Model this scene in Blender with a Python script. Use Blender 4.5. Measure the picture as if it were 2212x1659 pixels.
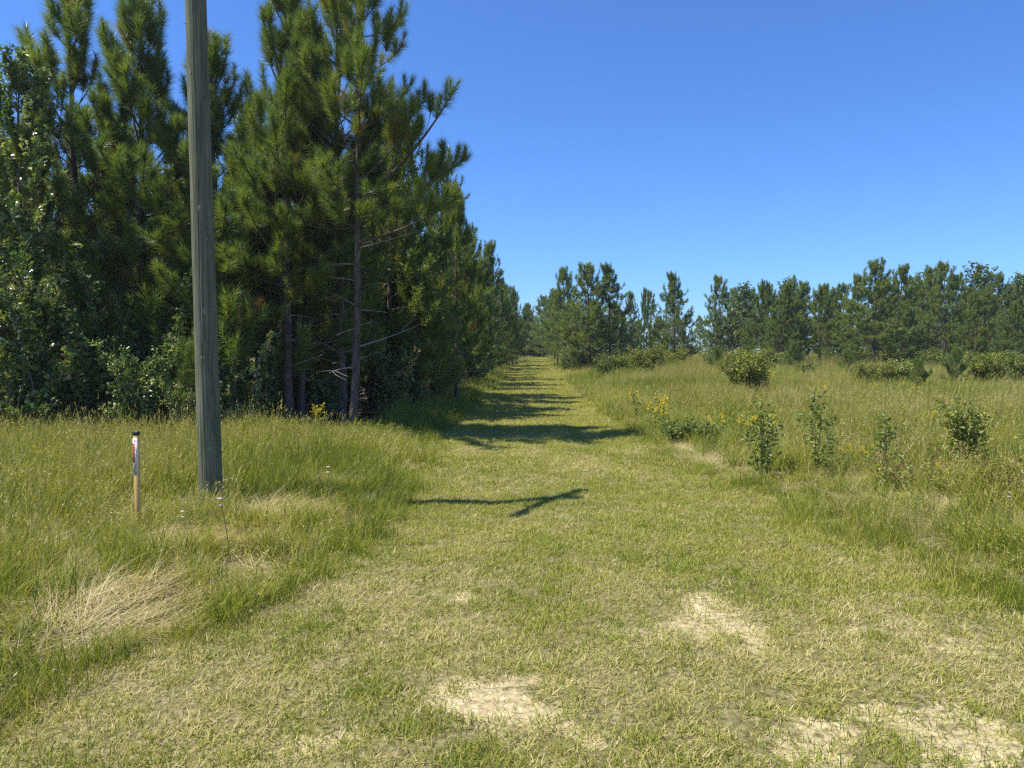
import bpy, math
import numpy as np
from mathutils import Vector

for _o in list(bpy.data.objects):
    bpy.data.objects.remove(_o)
S = bpy.context.scene
COL = S.collection
R = math.radians

# ------------------------------------------------------------------ camera
F_PX, W_PX, H_PX, HORIZON = 739.0, 1024.0, 768.0, 352.0
CAM_Z = 1.65
PITCH = math.atan((H_PX / 2 - HORIZON) / F_PX)
cam = bpy.data.cameras.new('camera')
cam.sensor_width = 36.0
cam.lens = 36.0 * F_PX / W_PX
cam.clip_start = 0.05
cam.clip_end = 3000
camo = bpy.data.objects.new('camera', cam)
camo.location = (0, 0, CAM_Z)
camo.rotation_euler = (math.pi / 2 - PITCH, 0, 0)
COL.objects.link(camo)
S.camera = camo

# ------------------------------------------------------------------ sky, sun, exposure
SUN_EL, SUN_AZ = R(60), math.atan2(-1.0, -0.18)      # azimuth clockwise from +Y
sunv = Vector((math.cos(SUN_EL) * math.sin(SUN_AZ), math.cos(SUN_EL) * math.cos(SUN_AZ), math.sin(SUN_EL)))
world = bpy.data.worlds.new('World')
S.world = world
world.use_nodes = True
wn = world.node_tree.nodes
wn.clear()
sky = wn.new('ShaderNodeTexSky')
sky.sky_type = 'NISHITA'
sky.sun_disc = False
sky.sun_elevation = SUN_EL
sky.sun_rotation = SUN_AZ
sky.altitude = 100
sky.air_density = 1.0
sky.dust_density = 0.3
sky.ozone_density = 10.0
bg = wn.new('ShaderNodeBackground')
bg.inputs['Strength'].default_value = 0.112
wo = wn.new('ShaderNodeOutputWorld')
tint = wn.new('ShaderNodeMix')
tint.data_type = 'RGBA'
tint.blend_type = 'MULTIPLY'
tint.inputs['Factor'].default_value = 1
tint.inputs['B'].default_value = (.66, .86, 1.12, 1)
world.node_tree.links.new(sky.outputs[0], tint.inputs['A'])
world.node_tree.links.new(tint.outputs['Result'], bg.inputs[0])
world.node_tree.links.new(bg.outputs[0], wo.inputs[0])
sun = bpy.data.lights.new('sun', 'SUN')
sun.energy = 5.0
sun.angle = R(0.53)
sun.color = (1.0, 0.945, 0.83)
suno = bpy.data.objects.new('sun', sun)
suno.rotation_euler = sunv.to_track_quat('Z', 'Y').to_euler()
suno.location = (-30, -10, 60)
COL.objects.link(suno)
S.view_settings.view_transform = 'Standard'
S.view_settings.look = 'None'
S.view_settings.gamma = 1.0
S.view_settings.use_curve_mapping = False
S.view_settings.exposure = 0.68
S.render.engine = 'CYCLES'
cy = S.cycles
cy.max_bounces = 7
cy.diffuse_bounces = 4
cy.glossy_bounces = 2
cy.transmission_bounces = 4
cy.transparent_max_bounces = 4
cy.caustics_reflective = False
cy.caustics_refractive = False
cy.use_denoising = False
cy.use_adaptive_sampling = True
cy.adaptive_threshold = 0.012
cy.filter_width = 1.35


# ------------------------------------------------------------------ helpers
def smooth(a, b, x):
    t = np.clip((np.asarray(x, float) - a) / (b - a), 0, 1)
    return t * t * (3 - 2 * t)


_tab = np.random.default_rng(99).random((256, 256))


def noise(x, y, s=1.0, ox=0.0):
    """smooth value noise in 0..1"""
    x = np.asarray(x, float) / s + 31.7 + ox
    y = np.asarray(y, float) / s + 71.3 - ox * 1.7
    xi, yi = np.floor(x).astype(int), np.floor(y).astype(int)
    fx, fy = x - xi, y - yi
    fx, fy = fx * fx * (3 - 2 * fx), fy * fy * (3 - 2 * fy)
    a, b = _tab[xi % 256, yi % 256], _tab[(xi + 1) % 256, yi % 256]
    c, d = _tab[xi % 256, (yi + 1) % 256], _tab[(xi + 1) % 256, (yi + 1) % 256]
    return (a * (1 - fx) + b * fx) * (1 - fy) + (c * (1 - fx) + d * fx) * fy


def fbm(x, y, s=1.0, ox=0.0):
    return (noise(x, y, s, ox) + 0.5 * noise(x, y, s / 2.1, ox + 5) + 0.25 * noise(x, y, s / 4.3, ox + 9)) / 1.75


def lane_l(y):
    return np.interp(y, [0, 2, 2.9, 3.3, 3.9, 4.8, 7.1, 11, 14.7, 30, 110], [-5, -3.2, -2.5, -2.28, -2.1, -1.64, -1.15, -1.36, -1.5, -1.1, 0.3])


def lane_r(y):
    return np.interp(y, [0, 2, 3, 4.6, 6.8, 9.1, 11.7, 18.8, 60, 110], [7, 5.2, 4.3, 3.3, 2.95, 2.82, 2.55, 2.64, 4.0, 4.7])


def edge_in(x, y):
    """metres inside the mown lane (negative outside)"""
    w = 0.28 * (fbm(x, y, 0.9, 3) - 0.5) * 2
    return np.minimum(x - lane_l(y), lane_r(y) - x) + w


def ground_z(x, y):
    x, y = np.asarray(x, float), np.asarray(y, float)
    e = np.minimum(x - lane_l(y), lane_r(y) - x)
    z = 0.98 * smooth(38, 110, y)
    z = z + 0.10 * (fbm(x, y, 5.0, 1) - 0.5) * smooth(0.2, -2.0, e)
    z = z + 0.03 * (fbm(x, y, 0.9, 2) - 0.5) + 0.10 * smooth(0.1, -1.2, e)
    z = z - 0.03 * np.exp(-((x - lane_l(y) - 1.05) / 0.35) ** 2) * smooth(2, 8, y) - 0.03 * np.exp(-((lane_r(y) - x - 1.0) / 0.35) ** 2) * smooth(2, 8, y)
    return z


def at(px, py, z=0.0):
    """point at height z seen at pixel px, py of the 1024 x 768 photograph"""
    u, v = (px - W_PX / 2) / F_PX, -(py - H_PX / 2) / F_PX
    c, s = math.cos(PITCH), math.sin(PITCH)
    dy, dz = c + v * s, v * c - s
    t = (z - CAM_Z) / dz
    return (u * t, dy * t)


def px(dx, d):
    """x of a thing that the photograph (2212 px wide) shows at dx, d metres away"""
    return (dx * 1024 / 2212 - 512) / F_PX * d


# bare sandy spots: x, y, radius across, radius along, strength
def _spot(dx, dy, rw, rh, k):
    s = 1024 / 2212
    x, y = at(dx * s, dy * s)
    rx = rw * s / F_PX * y
    y2 = at(dx * s, (dy - rh) * s)[1]
    return (x, y, rx, abs(y2 - y), k)


SPOTS = [_spot(*a) for a in [
    (1535, 1312, 50, 18, 1.5), (1560, 1352, 55, 22, 1.5), (1795, 1345, 62, 11, 1.3), (1690, 1290, 50, 10, .8), (1010, 1490, 120, 45, 1.05),
    (985, 1282, 60, 18, .9), (968, 1347, 25, 9, .9), (1310, 1230, 34, 8, 1.0), (1148, 1130, 12, 6, 1.3), (1000, 1111, 20, 4, 1.0),
    (1150, 1108, 10, 4, .7), (690, 1590, 130, 45, .85), (870, 1540, 120, 40, .75), (1260, 1395, 60, 22, .9), (1250, 1560, 120, 40, .5), (1560, 1640, 60, 22, .95),
    (1640, 1625, 50, 18, .9), (1900, 1530, 130, 25, .65), (2080, 1600, 100, 30, .6), (1400, 1480, 70, 18, .5), (1780, 1330, 30, 8, .6),
    (640, 1450, 120, 30, .45), (760, 1370, 60, 16, .5), (760, 1272, 40, 10, .5), (1900, 1600, 90, 25, .5), (930, 1610, 80, 30, .6), (1500, 1500, 60, 18, .5), (1440, 1355, 30, 10, .6), (1700, 1490, 60, 14, .5)]]


STRAW = [_spot(*a) for a in [(1480, 1000, 70, 14, 1), (1565, 1030, 70, 10, .9), (1735, 1066, 45, 6, 1), (1990, 1147, 45, 8, 1), (2110, 1168, 40, 8, 1), (1470, 975, 40, 8, .8),
                             (1650, 1040, 50, 6, .8), (1850, 1100, 50, 7, .7), (300, 1320, 110, 40, 1), (190, 1345, 60, 35, 1), (480, 1180, 110, 22, .9), (620, 1120, 90, 16, .9),
                             (540, 1250, 100, 18, .8), (700, 1060, 60, 12, .7), (120, 1400, 60, 25, .9), (900, 1020, 40, 14, .8)]]


def straw(x, y):
    b = 0.0
    wx, wy = x + 0.4 * (fbm(x, y, .5, 44) - .5), y + 0.5 * (fbm(x, y, .5, 48) - .5)
    for sx, sy, rx, ry, k in STRAW:
        b = np.maximum(b, k * np.exp(-(((wx - sx) / rx / 1.4) ** 2 + ((wy - sy) / ry / 1.4) ** 2)))
    return b


def bare(x, y):
    b = 0.0
    wx, wy = x + 0.30 * (fbm(x, y, .35, 4) - .5), y + 0.42 * (fbm(x, y, .35, 8) - .5)
    for sx, sy, rx, ry, k in SPOTS:
        q = ((wx - sx) / (rx * 1.1)) ** 2 + ((wy - sy) / (ry * 1.1)) ** 2
        b = np.maximum(b, k * np.exp(-q * 1.1))
    b = .85 * b + 0.95 * smooth(6.0, 3.0, y) * smooth(0.44, 0.66, fbm(x, y, .6, 12)) * smooth(-2.0, -.8, x) * smooth(0.0, .8, edge_in(x, y))
    return np.clip(b, 0, 1.1) * smooth(.36, .62, .55 * fbm(x, y, .17, 6) + .45 * fbm(x, y, .055, 16) + .20 * np.clip(b - .3, 0, 1))


class MB:
    """collects triangles and quads, links them as one mesh"""

    def __init__(self):
        self.v, self.t, self.q, self.a, self.n = [], [], [], [], 0

    def add(self, v, t=None, q=None, a=0.5):
        v = np.asarray(v, float).reshape(-1, 3)
        self.v.append(v)
        if t is not None and len(t):
            self.t.append(np.asarray(t, np.int64).reshape(-1, 3) + self.n)
        if q is not None and len(q):
            self.q.append(np.asarray(q, np.int64).reshape(-1, 4) + self.n)
        self.a.append(np.broadcast_to(np.asarray(a, float), (len(v),)))
        self.n += len(v)

    def tube(self, pts, rad, k=5, a=0.5, cap=False):
        pts = np.asarray(pts, float)
        m = len(pts)
        rad = np.broadcast_to(np.asarray(rad, float), (m,))
        tan = np.gradient(pts, axis=0)
        tan /= np.linalg.norm(tan, axis=1, keepdims=True) + 1e-9
        ref = np.array([1.0, 0, 0]) if abs(tan[0][0]) < .8 else np.array([0, 1.0, 0])
        s = np.cross(tan, ref)
        s /= np.linalg.norm(s, axis=1, keepdims=True) + 1e-9
        u = np.cross(tan, s)
        th = np.arange(k) * 2 * math.pi / k
        V = pts[:, None] + rad[:, None, None] * (np.cos(th)[None, :, None] * s[:, None] + np.sin(th)[None, :, None] * u[:, None])
        i = np.arange(m - 1)[:, None] * k
        j = np.arange(k)[None]
        q = np.stack([i + j, i + (j + 1) % k, i + k + (j + 1) % k, i + k + j], -1).reshape(-1, 4)
        t = None
        V = V.reshape(-1, 3)
        if cap:
            V = np.vstack([V, pts[-1:], pts[:1]])
            e, b = (m - 1) * k, 0
            t = [(e + x, e + (x + 1) % k, m * k) for x in range(k)] + [(b + (x + 1) % k, b + x, m * k + 1) for x in range(k)]
        self.add(V, t, q, a)

    def box(self, c, size, bev=0.0, a=0.5):
        cx, cy_, cz = c
        x, y, z = [s / 2 for s in size]
        b = bev
        pr = [(-x + b, -y), (x - b, -y), (x, -y + b), (x, y - b), (x - b, y), (-x + b, y), (-x, y - b), (-x, -y + b)] if b else [(-x, -y), (x, -y), (x, y), (-x, y)]
        k = len(pr)
        lv = [(-z, 0), (z, 0)] if not b else [(-z, b), (-z + b, 0), (z - b, 0), (z, b)]
        V, q = [], []
        for zz, ins in lv:
            fx, fy = (x - ins) / x, (y - ins) / y
            V += [(cx + p * fx, cy_ + r * fy, cz + zz) for p, r in pr]
        for l in range(len(lv) - 1):
            q += [(l * k + i, l * k + (i + 1) % k, (l + 1) * k + (i + 1) % k, (l + 1) * k + i) for i in range(k)]
        t = []
        n = len(V)
        V += [(cx, cy_, cz - z), (cx, cy_, cz + z)]
        e = (len(lv) - 1) * k
        t += [((i + 1) % k, i, n) for i in range(k)] + [(e + i, e + (i + 1) % k, n + 1) for i in range(k)]
        self.add(V, t, q, a)

    def mesh(self, name, mat, smooth_=False):
        me = bpy.data.meshes.new(name)
        V = np.concatenate(self.v) if self.v else np.zeros((0, 3))
        T = np.concatenate(self.t) if self.t else np.zeros((0, 3), int)
        Q = np.concatenate(self.q) if self.q else np.zeros((0, 4), int)
        me.vertices.add(len(V))
        me.vertices.foreach_set('co', V.astype(np.float32).ravel())
        nl = T.size + Q.size
        me.loops.add(nl)
        me.loops.foreach_set('vertex_index', np.concatenate([T.ravel(), Q.ravel()]).astype(np.int32))
        me.polygons.add(len(T) + len(Q))
        ls = np.concatenate([np.arange(len(T)) * 3, T.size + np.arange(len(Q)) * 4]).astype(np.int32)
        me.polygons.foreach_set('loop_start', ls)
        if smooth_:
            me.polygons.foreach_set('use_smooth', np.ones(len(ls), bool))
        at_ = me.attributes.new('tint', 'FLOAT', 'POINT')
        at_.data.foreach_set('value', np.concatenate(self.a).astype(np.float32) if self.a else np.zeros(0, np.float32))
        me.update(calc_edges=True)
        me.materials.append(mat)
        return me


def link(name, me, parent=None, loc=None, rotz=0.0):
    o = bpy.data.objects.new(name, me)
    COL.objects.link(o)
    if parent is not None:
        o.parent = parent
    if loc is not None:
        o.location = loc
    o.rotation_euler = (0, 0, rotz)
    return o


def tag(o, label=None, cat=None, group=None, kind=None):
    for k, v in (('label', label), ('category', cat), ('group', group), ('kind', kind)):
        if v:
            o[k] = v
    return o


def thing(name, label, cat, loc=(0, 0, 0), rotz=0.0, group=None, scale=1.0):
    o = link(name, None, None, loc, rotz)
    o.empty_display_size = 0.2
    o.scale = (scale,) * 3 if np.isscalar(scale) else scale
    return tag(o, label, cat, group)


# ------------------------------------------------------------------ materials
def new_mat(name):
    m = bpy.data.materials.new(name)
    m.use_nodes = True
    n = m.node_tree.nodes
    n.clear()
    out = n.new('ShaderNodeOutputMaterial')
    return m, n, m.node_tree.links, out


def ramp(n, stops, interp='LINEAR'):
    r = n.new('ShaderNodeValToRGB')
    r.color_ramp.interpolation = interp
    el = r.color_ramp.elements
    while len(el) < len(stops):
        el.new(0.5)
    for e, (p, c) in zip(el, stops):
        e.position = p
        e.color = (*c, 1)
    return r


def foliage_mat(name, stops, transl=0.35, rough=0.45, spec=0.35, patch=None, rnd=0.2, tcol=(1.0, 1.15, 0.45)):
    """leaf: colour by the per-leaf tint, a per-plant shift and slow patches over the land; thin, so light passes through"""
    m, n, l, out = new_mat(name)
    a = n.new('ShaderNodeAttribute')
    a.attribute_name = 'tint'
    cur = a.outputs['Fac']
    b = n.new('ShaderNodeAttribute')
    b.attribute_type = 'INSTANCER'
    b.attribute_name = 'shade'
    ad = n.new('ShaderNodeMath')
    ad.operation = 'ADD'
    l.new(cur, ad.inputs[0])
    l.new(b.outputs['Fac'], ad.inputs[1])
    cur = ad.outputs[0]
    oi = n.new('ShaderNodeObjectInfo')
    mm = n.new('ShaderNodeMath')
    mm.operation = 'MULTIPLY_ADD'
    l.new(oi.outputs['Random'], mm.inputs[0])
    mm.inputs[1].default_value = rnd
    mm.inputs[2].default_value = -rnd / 2
    ad2 = n.new('ShaderNodeMath')
    ad2.operation = 'ADD'
    l.new(cur, ad2.inputs[0])
    l.new(mm.outputs[0], ad2.inputs[1])
    cur = ad2.outputs[0]
    if patch:
        g = n.new('ShaderNodeNewGeometry')
        nz = n.new('ShaderNodeTexNoise')
        nz.inputs['Scale'].default_value = patch[0]
        nz.inputs['Detail'].default_value = 3
        l.new(g.outputs['Position'], nz.inputs['Vector'])
        pm = n.new('ShaderNodeMath')
        pm.operation = 'MULTIPLY_ADD'
        l.new(nz.outputs['Fac'], pm.inputs[0])
        pm.inputs[1].default_value = patch[1]
        pm.inputs[2].default_value = -patch[1] / 2
        ad3 = n.new('ShaderNodeMath')
        ad3.operation = 'ADD'
        l.new(cur, ad3.inputs[0])
        l.new(pm.outputs[0], ad3.inputs[1])
        cur = ad3.outputs[0]
    r = ramp(n, stops)
    l.new(cur, r.inputs[0])
    p = n.new('ShaderNodeBsdfPrincipled')
    l.new(r.outputs[0], p.inputs['Base Color'])
    p.inputs['Roughness'].default_value = rough
    p.inputs['Specular IOR Level'].default_value = spec
    t = n.new('ShaderNodeBsdfTranslucent')
    mx = n.new('ShaderNodeMix')
    mx.data_type = 'RGBA'
    mx.blend_type = 'MULTIPLY'
    mx.inputs['Factor'].default_value = 1
    l.new(r.outputs[0], mx.inputs['A'])
    mx.inputs['B'].default_value = (*tcol, 1)
    l.new(mx.outputs['Result'], t.inputs[0])
    ms = n.new('ShaderNodeMixShader')
    ms.inputs[0].default_value = transl
    l.new(p.outputs[0], ms.inputs[1])
    l.new(t.outputs[0], ms.inputs[2])
    l.new(ms.outputs[0], out.inputs[0])
    return m


def solid_mat(name, c, rough=0.6, c2=None, scale=(8, 8, 8), bump=0.0, bscale=20.0, spec=0.3, detail=4, lo=0.35, hi=0.65):
    m, n, l, out = new_mat(name)
    p = n.new('ShaderNodeBsdfPrincipled')
    p.inputs['Roughness'].default_value = rough
    p.inputs['Specular IOR Level'].default_value = spec
    p.inputs['Base Color'].default_value = (*c, 1)
    tc = n.new('ShaderNodeTexCoord')
    mp = n.new('ShaderNodeMapping')
    mp.inputs['Scale'].default_value = scale
    l.new(tc.outputs['Object'], mp.inputs[0])
    if c2:
        nz = n.new('ShaderNodeTexNoise')
        nz.inputs['Scale'].default_value = 1
        nz.inputs['Detail'].default_value = detail
        l.new(mp.outputs[0], nz.inputs['Vector'])
        r = ramp(n, [(lo, c), (hi, c2)])
        l.new(nz.outputs['Fac'], r.inputs[0])
        l.new(r.outputs[0], p.inputs['Base Color'])
    if bump:
        nb = n.new('ShaderNodeTexNoise')
        nb.inputs['Scale'].default_value = bscale
        nb.inputs['Detail'].default_value = 3
        l.new(mp.outputs[0], nb.inputs['Vector'])
        bp = n.new('ShaderNodeBump')
        bp.inputs['Strength'].default_value = bump
        bp.inputs['Distance'].default_value = 0.02
        l.new(nb.outputs['Fac'], bp.inputs['Height'])
        l.new(bp.outputs[0], p.inputs['Normal'])
    l.new(p.outputs[0], out.inputs[0])
    return m


M_needle = foliage_mat('pine_needles', [(0.0, (.088, .140, .052)), (.45, (.175, .232, .052)), (.8, (.290, .315, .058)), (.93, (.30, .27, .07)), (1.0, (.30, .15, .06))], .42, .38, .55, None, .22, (1.0, 1.12, .4))
M_gum = foliage_mat('sweetgum_leaves', [(0.0, (.045, .085, .020)), (.5, (.105, .165, .034)), (.78, (.25, .31, .085)), (.93, (.42, .45, .19)), (1.0, (.36, .20, .11))], .34, .33, .7, None, .15)  # paler upper stops carry sun glints painted into the leaf colour
M_shrub = foliage_mat('shrub_leaves', [(0.0, (.070, .115, .024)), (.5, (.165, .215, .038)), (.85, (.32, .33, .050)), (1.0, (.36, .27, .06))], .34, .5, .35, None, .2)
M_sap = foliage_mat('sapling_leaves', [(0.0, (.11, .155, .034)), (.55, (.215, .265, .05)), (.9, (.38, .38, .07)), (1.0, (.28, .15, .07))], .42, .42, .45, None, .15)
M_fennel = foliage_mat('fennel_fronds', [(0.0, (.12, .21, .03)), (1.0, (.28, .36, .06))], .40, .5, .3, None, .2)
M_lawn = foliage_mat('lawn_blades', [(0.0, (.100, .145, .014)), (.35, (.230, .275, .028)), (.62, (.370, .365, .060)), (.82, (.52, .45, .17)), (1.0, (.58, .48, .26))], .30, .5, .25, (0.55, .50), .12, (1.05, 1.1, .4))
M_tall = foliage_mat('tall_grass_blades', [(0.0, (.085, .135, .018)), (.32, (.210, .255, .026)), (.55, (.370, .365, .042)), (.75, (.43, .37, .130)), (1.0, (.62, .51, .30))], .38, .45, .30, (0.35, .45), .12, (1.05, 1.1, .4))
M_yellow = foliage_mat('goldenrod_florets', [(0.0, (.62, .48, .02)), (1.0, (.86, .72, .06))], .25, .7, .1, None, .1, (1, 1, .6))
M_pink = foliage_mat('pale_pink_petals', [(0.0, (.72, .50, .62)), (1.0, (.80, .72, .78))], .25, .7, .1, None, .1, (1, 1, 1))
M_bark = solid_mat('pine_bark', (.062, .048, .038), .9, (.155, .115, .090), (14, 14, 5), .9, 1.6, .1)
M_twig = solid_mat('dead_wood', (.20, .165, .135), .9, (.34, .30, .26), (9, 9, 9), .3, 2.0, .1)
M_stem = solid_mat('green_stem', (.14, .14, .05), .7, (.21, .16, .09), (9, 9, 9))
M_gumbark = solid_mat('grey_bark', (.10, .09, .075), .9, (.17, .155, .13), (12, 12, 4), .6, 1.5, .1)


# ------------------------------------------------------------------ ground sheet
def ground_mat():
    m, n, l, out = new_mat('soil_and_thatch')
    p = n.new('ShaderNodeBsdfPrincipled')
    p.inputs['Roughness'].default_value = .95
    p.inputs['Specular IOR Level'].default_value = .1
    g = n.new('ShaderNodeNewGeometry')

    def nz(sc, det=5):
        t = n.new('ShaderNodeTexNoise')
        t.inputs['Scale'].default_value = sc
        t.inputs['Detail'].default_value = det
        l.new(g.outputs['Position'], t.inputs['Vector'])
        return t
    th = ramp(n, [(.3, (.085, .074, .032)), (.5, (.165, .145, .062)), (.68, (.28, .235, .130))])
    l.new(nz(26, 6).outputs['Fac'], th.inputs[0])
    sd = ramp(n, [(.30, (.19, .15, .08)), (.43, (.36, .29, .165)), (.58, (.46, .38, .22)), (.72, (.57, .48, .30))])
    l.new(nz(22, 9).outputs['Fac'], sd.inputs[0])
    lt = ramp(n, [(.35, (.055, .042, .028)), (.6, (.12, .085, .05)), (.75, (.17, .12, .07))])
    l.new(nz(6, 7).outputs['Fac'], lt.inputs[0])
    a = n.new('ShaderNodeAttribute')
    a.attribute_name = 'bare'
    ar = ramp(n, [(.36, (0, 0, 0)), (.72, (1, 1, 1))])
    na_ = n.new('ShaderNodeMath')
    na_.operation = 'MULTIPLY_ADD'
    l.new(nz(34, 4).outputs['Fac'], na_.inputs[0])
    na_.inputs[1].default_value = .9
    nb_ = n.new('ShaderNodeMath')
    nb_.operation = 'ADD'
    nb_.inputs[1].default_value = -.45
    l.new(a.outputs['Fac'], nb_.inputs[0])
    l.new(nb_.outputs[0], na_.inputs[2])
    l.new(na_.outputs[0], ar.inputs[0])
    w = n.new('ShaderNodeAttribute')
    w.attribute_name = 'litter'
    m1 = n.new('ShaderNodeMix')
    m1.data_type = 'RGBA'
    l.new(ar.outputs[0], m1.inputs['Factor'])
    l.new(th.outputs[0], m1.inputs['A'])
    l.new(sd.outputs[0], m1.inputs['B'])
    m2 = n.new('ShaderNodeMix')
    m2.data_type = 'RGBA'
    l.new(w.outputs['Fac'], m2.inputs['Factor'])
    l.new(m1.outputs['Result'], m2.inputs['A'])
    l.new(lt.outputs[0], m2.inputs['B'])
    l.new(m2.outputs['Result'], p.inputs['Base Color'])
    bp = n.new('ShaderNodeBump')
    bp.inputs['Strength'].default_value = .7
    bp.inputs['Distance'].default_value = .02
    l.new(nz(40, 5).outputs['Fac'], bp.inputs['Height'])
    l.new(bp.outputs[0], p.inputs['Normal'])
    l.new(p.outputs[0], out.inputs[0])
    return m


def grow_axis(lo, hi, fine_lo, fine_hi, step, g):
    a = list(np.arange(fine_lo, fine_hi + 1e-6, step))
    s, x = step, fine_hi
    while x < hi:
        s *= g
        x += s
        a.append(x)
    s, x = step, fine_lo
    while x > lo:
        s *= g
        x -= s
        a.insert(0, x)
    return np.array(a)


gx = grow_axis(-700, 700, -3.4, 5.4, .045, 1.11)
gy = grow_axis(-200, 1400, 2.0, 9.0, .045, 1.075)
GX, GY = np.meshgrid(gx, gy)
gb = MB()
nx, ny = len(gx), len(gy)
ii = (np.arange(ny - 1)[:, None] * nx + np.arange(nx - 1)[None]).ravel()
BARE = bare(GX, GY)
GZ = ground_z(GX, GY) - 0.018 * np.clip(BARE, 0, 1) + 0.012 * (noise(GX, GY, .12, 2) - .5)
gb.add(np.stack([GX, GY, GZ], -1), None, np.stack([ii, ii + 1, ii + nx + 1, ii + nx], -1))
gme = gb.mesh('ground', ground_mat(), True)


def stand(x, y):
    """1 inside the planted pine stand"""
    return smooth(12.9, 13.9, y) * smooth(-2.7, -3.7, x - 0.028 * y)


for nm, arr in (('bare', BARE), ('litter', stand(GX, GY))):
    q_ = gme.attributes.new(nm, 'FLOAT', 'POINT')
    q_.data.foreach_set('value', np.asarray(arr, np.float32).ravel())
tag(link('ground', gme), kind='structure')


# ------------------------------------------------------------------ thin summer haze
hb = MB()
hb.box((0, 110, 5.5), (460, 380, 17))
hm, hn, hl, ho = new_mat('summer_haze')
hv = hn.new('ShaderNodeVolumePrincipled')
hv.inputs['Color'].default_value = (.80, .90, 1.0, 1)
hv.inputs['Density'].default_value = .00045
hv.inputs['Anisotropy'].default_value = .25
hl.new(hv.outputs[0], ho.inputs['Volume'])
tag(link('haze', hb.mesh('haze', hm)), kind='stuff')

# ------------------------------------------------------------------ grass
def blades(rng, n, rad, h, lean, curl, w, tint, segs=3, az=None, seed_heads=0.0):
    """arched tapered blades growing in a clump"""
    mb = MB()
    r = rad * np.sqrt(rng.random(n))
    th = rng.random(n) * 2 * math.pi
    base = np.stack([r * np.cos(th), r * np.sin(th), np.full(n, -.01)], -1)
    phi = rng.random(n) * 2 * math.pi if az is None else rng.normal(az, .7, n)
    d = np.stack([np.cos(phi), np.sin(phi), np.zeros(n)], -1)
    H = rng.uniform(h[0], h[1], n)
    a0 = np.abs(rng.normal(lean[0], lean[1], n))
    k = rng.uniform(curl[0], curl[1], n)
    tw = phi + math.pi / 2 + rng.normal(0, .5, n)
    side = np.stack([np.cos(tw), np.sin(tw), rng.normal(0, .2, n)], -1)
    wd = w * rng.uniform(.7, 1.3, n)
    ts = np.linspace(0, 1, segs + 1)
    P = [base]
    for i in range(segs):
        al = np.clip(a0 + k * ts[i], 0, 2.4)
        P.append(P[-1] + (H / segs)[:, None] * (np.sin(al)[:, None] * d + np.cos(al)[:, None] * np.array([0, 0, 1.0])))
    V = []
    for i in range(segs):
        f = (wd * (1 - ts[i] ** 1.6) * .5)[:, None]
        V += [P[i] - side * f, P[i] + side * f]
    V.append(P[-1])
    V = np.stack(V, 1)
    nv = 2 * segs + 1
    o = (np.arange(n) * nv)[:, None]
    q = np.concatenate([o + np.array([[2 * i, 2 * i + 1, 2 * i + 3, 2 * i + 2]]) for i in range(segs - 1)]) if segs > 1 else None
    t = o + np.array([[2 * segs - 2, 2 * segs - 1, 2 * segs]])
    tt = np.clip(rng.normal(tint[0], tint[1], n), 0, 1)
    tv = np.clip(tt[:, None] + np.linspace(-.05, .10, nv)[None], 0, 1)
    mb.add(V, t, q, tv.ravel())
    if seed_heads:
        for i in np.nonzero(rng.random(n) < seed_heads)[0]:
            tip, dd = P[-1][i], P[-1][i] - P[-2][i]
            dd /= np.linalg.norm(dd) + 1e-9
            m_ = 7
            u = rng.random(m_)
            c = tip[None] - dd[None] * (u * .09)[:, None]
            e = c + rng.normal(0, .011, (m_, 3)) + dd[None] * .02
            s2 = rng.normal(0, .003, (m_, 3))
            mb.add(np.stack([c - s2, c + s2, e], 1), np.arange(m_ * 3).reshape(-1, 3), None, .82)
    return mb


SRC = {}


def source(key, lst, mat):
    c = bpy.data.collections.new(key)
    for i, mb in enumerate(lst):
        o = bpy.data.objects.new('%s_%02d' % (key, i), mb.mesh(key, mat))
        c.objects.link(o)
    SRC[key] = c


rg = np.random.default_rng(5)
source('lawn', [blades(rg, 46, .085, (.025, .06), (.75, .4), (.2, 1.0), .0042, (.30, .17), 2) for _ in range(4)]
       + [blades(rg, 46, .085, (.025, .065), (.8, .4), (.2, 1.0), .0042, (.48, .18), 2) for _ in range(3)]
       + [blades(rg, 48, .10, (.03, .06), (1.25, .25), (-.1, .5), .0036, (.80, .16), 2) for _ in range(3)]
       + [blades(rg, 16, .07, (.03, .075), (.55, .3), (.2, .8), .0042, (.30, .18), 2) for _ in range(2)], M_lawn)
source('lawnfar', [blades(rg, 60, .20, (.03, .075), (.7, .4), (.2, 1.0), .011, (.42, .18), 2) for _ in range(4)], M_lawn)
source('tall', [blades(rg, 34, .15, (.22, .50), (.22, .16), (.1, .9), .0050, (.30, .16), 3) for _ in range(3)]
       + [blades(rg, 34, .15, (.22, .52), (.25, .18), (.2, 1.1), .0062, (.47, .17), 3, None, .20) for _ in range(3)]
       + [blades(rg, 22, .14, (.32, .62), (.16, .12), (.1, .8), .0036, (.60, .18), 3, None, .35) for _ in range(2)]
       + [blades(rg, 42, .16, (.25, .50), (1.18, .22), (.1, .7), .0044, (.80, .15), 3, 0.0) for _ in range(2)]
       + [blades(rg, 44, .16, (.22, .44), (.85, .3), (.2, 1.0), .0048, (.42, .2), 3, 0.0) for _ in range(2)]
       + [blades(rg, 9, .05, (.45, .85), (.10, .07), (.05, .35), .0065, (.16, .10), 3) for _ in range(2)]
       + [blades(rg, 10, .16, (.55, .95), (.16, .14), (.1, .7), .0040, (.86, .12), 3, None, .8) for _ in range(2)], M_tall)
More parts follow.
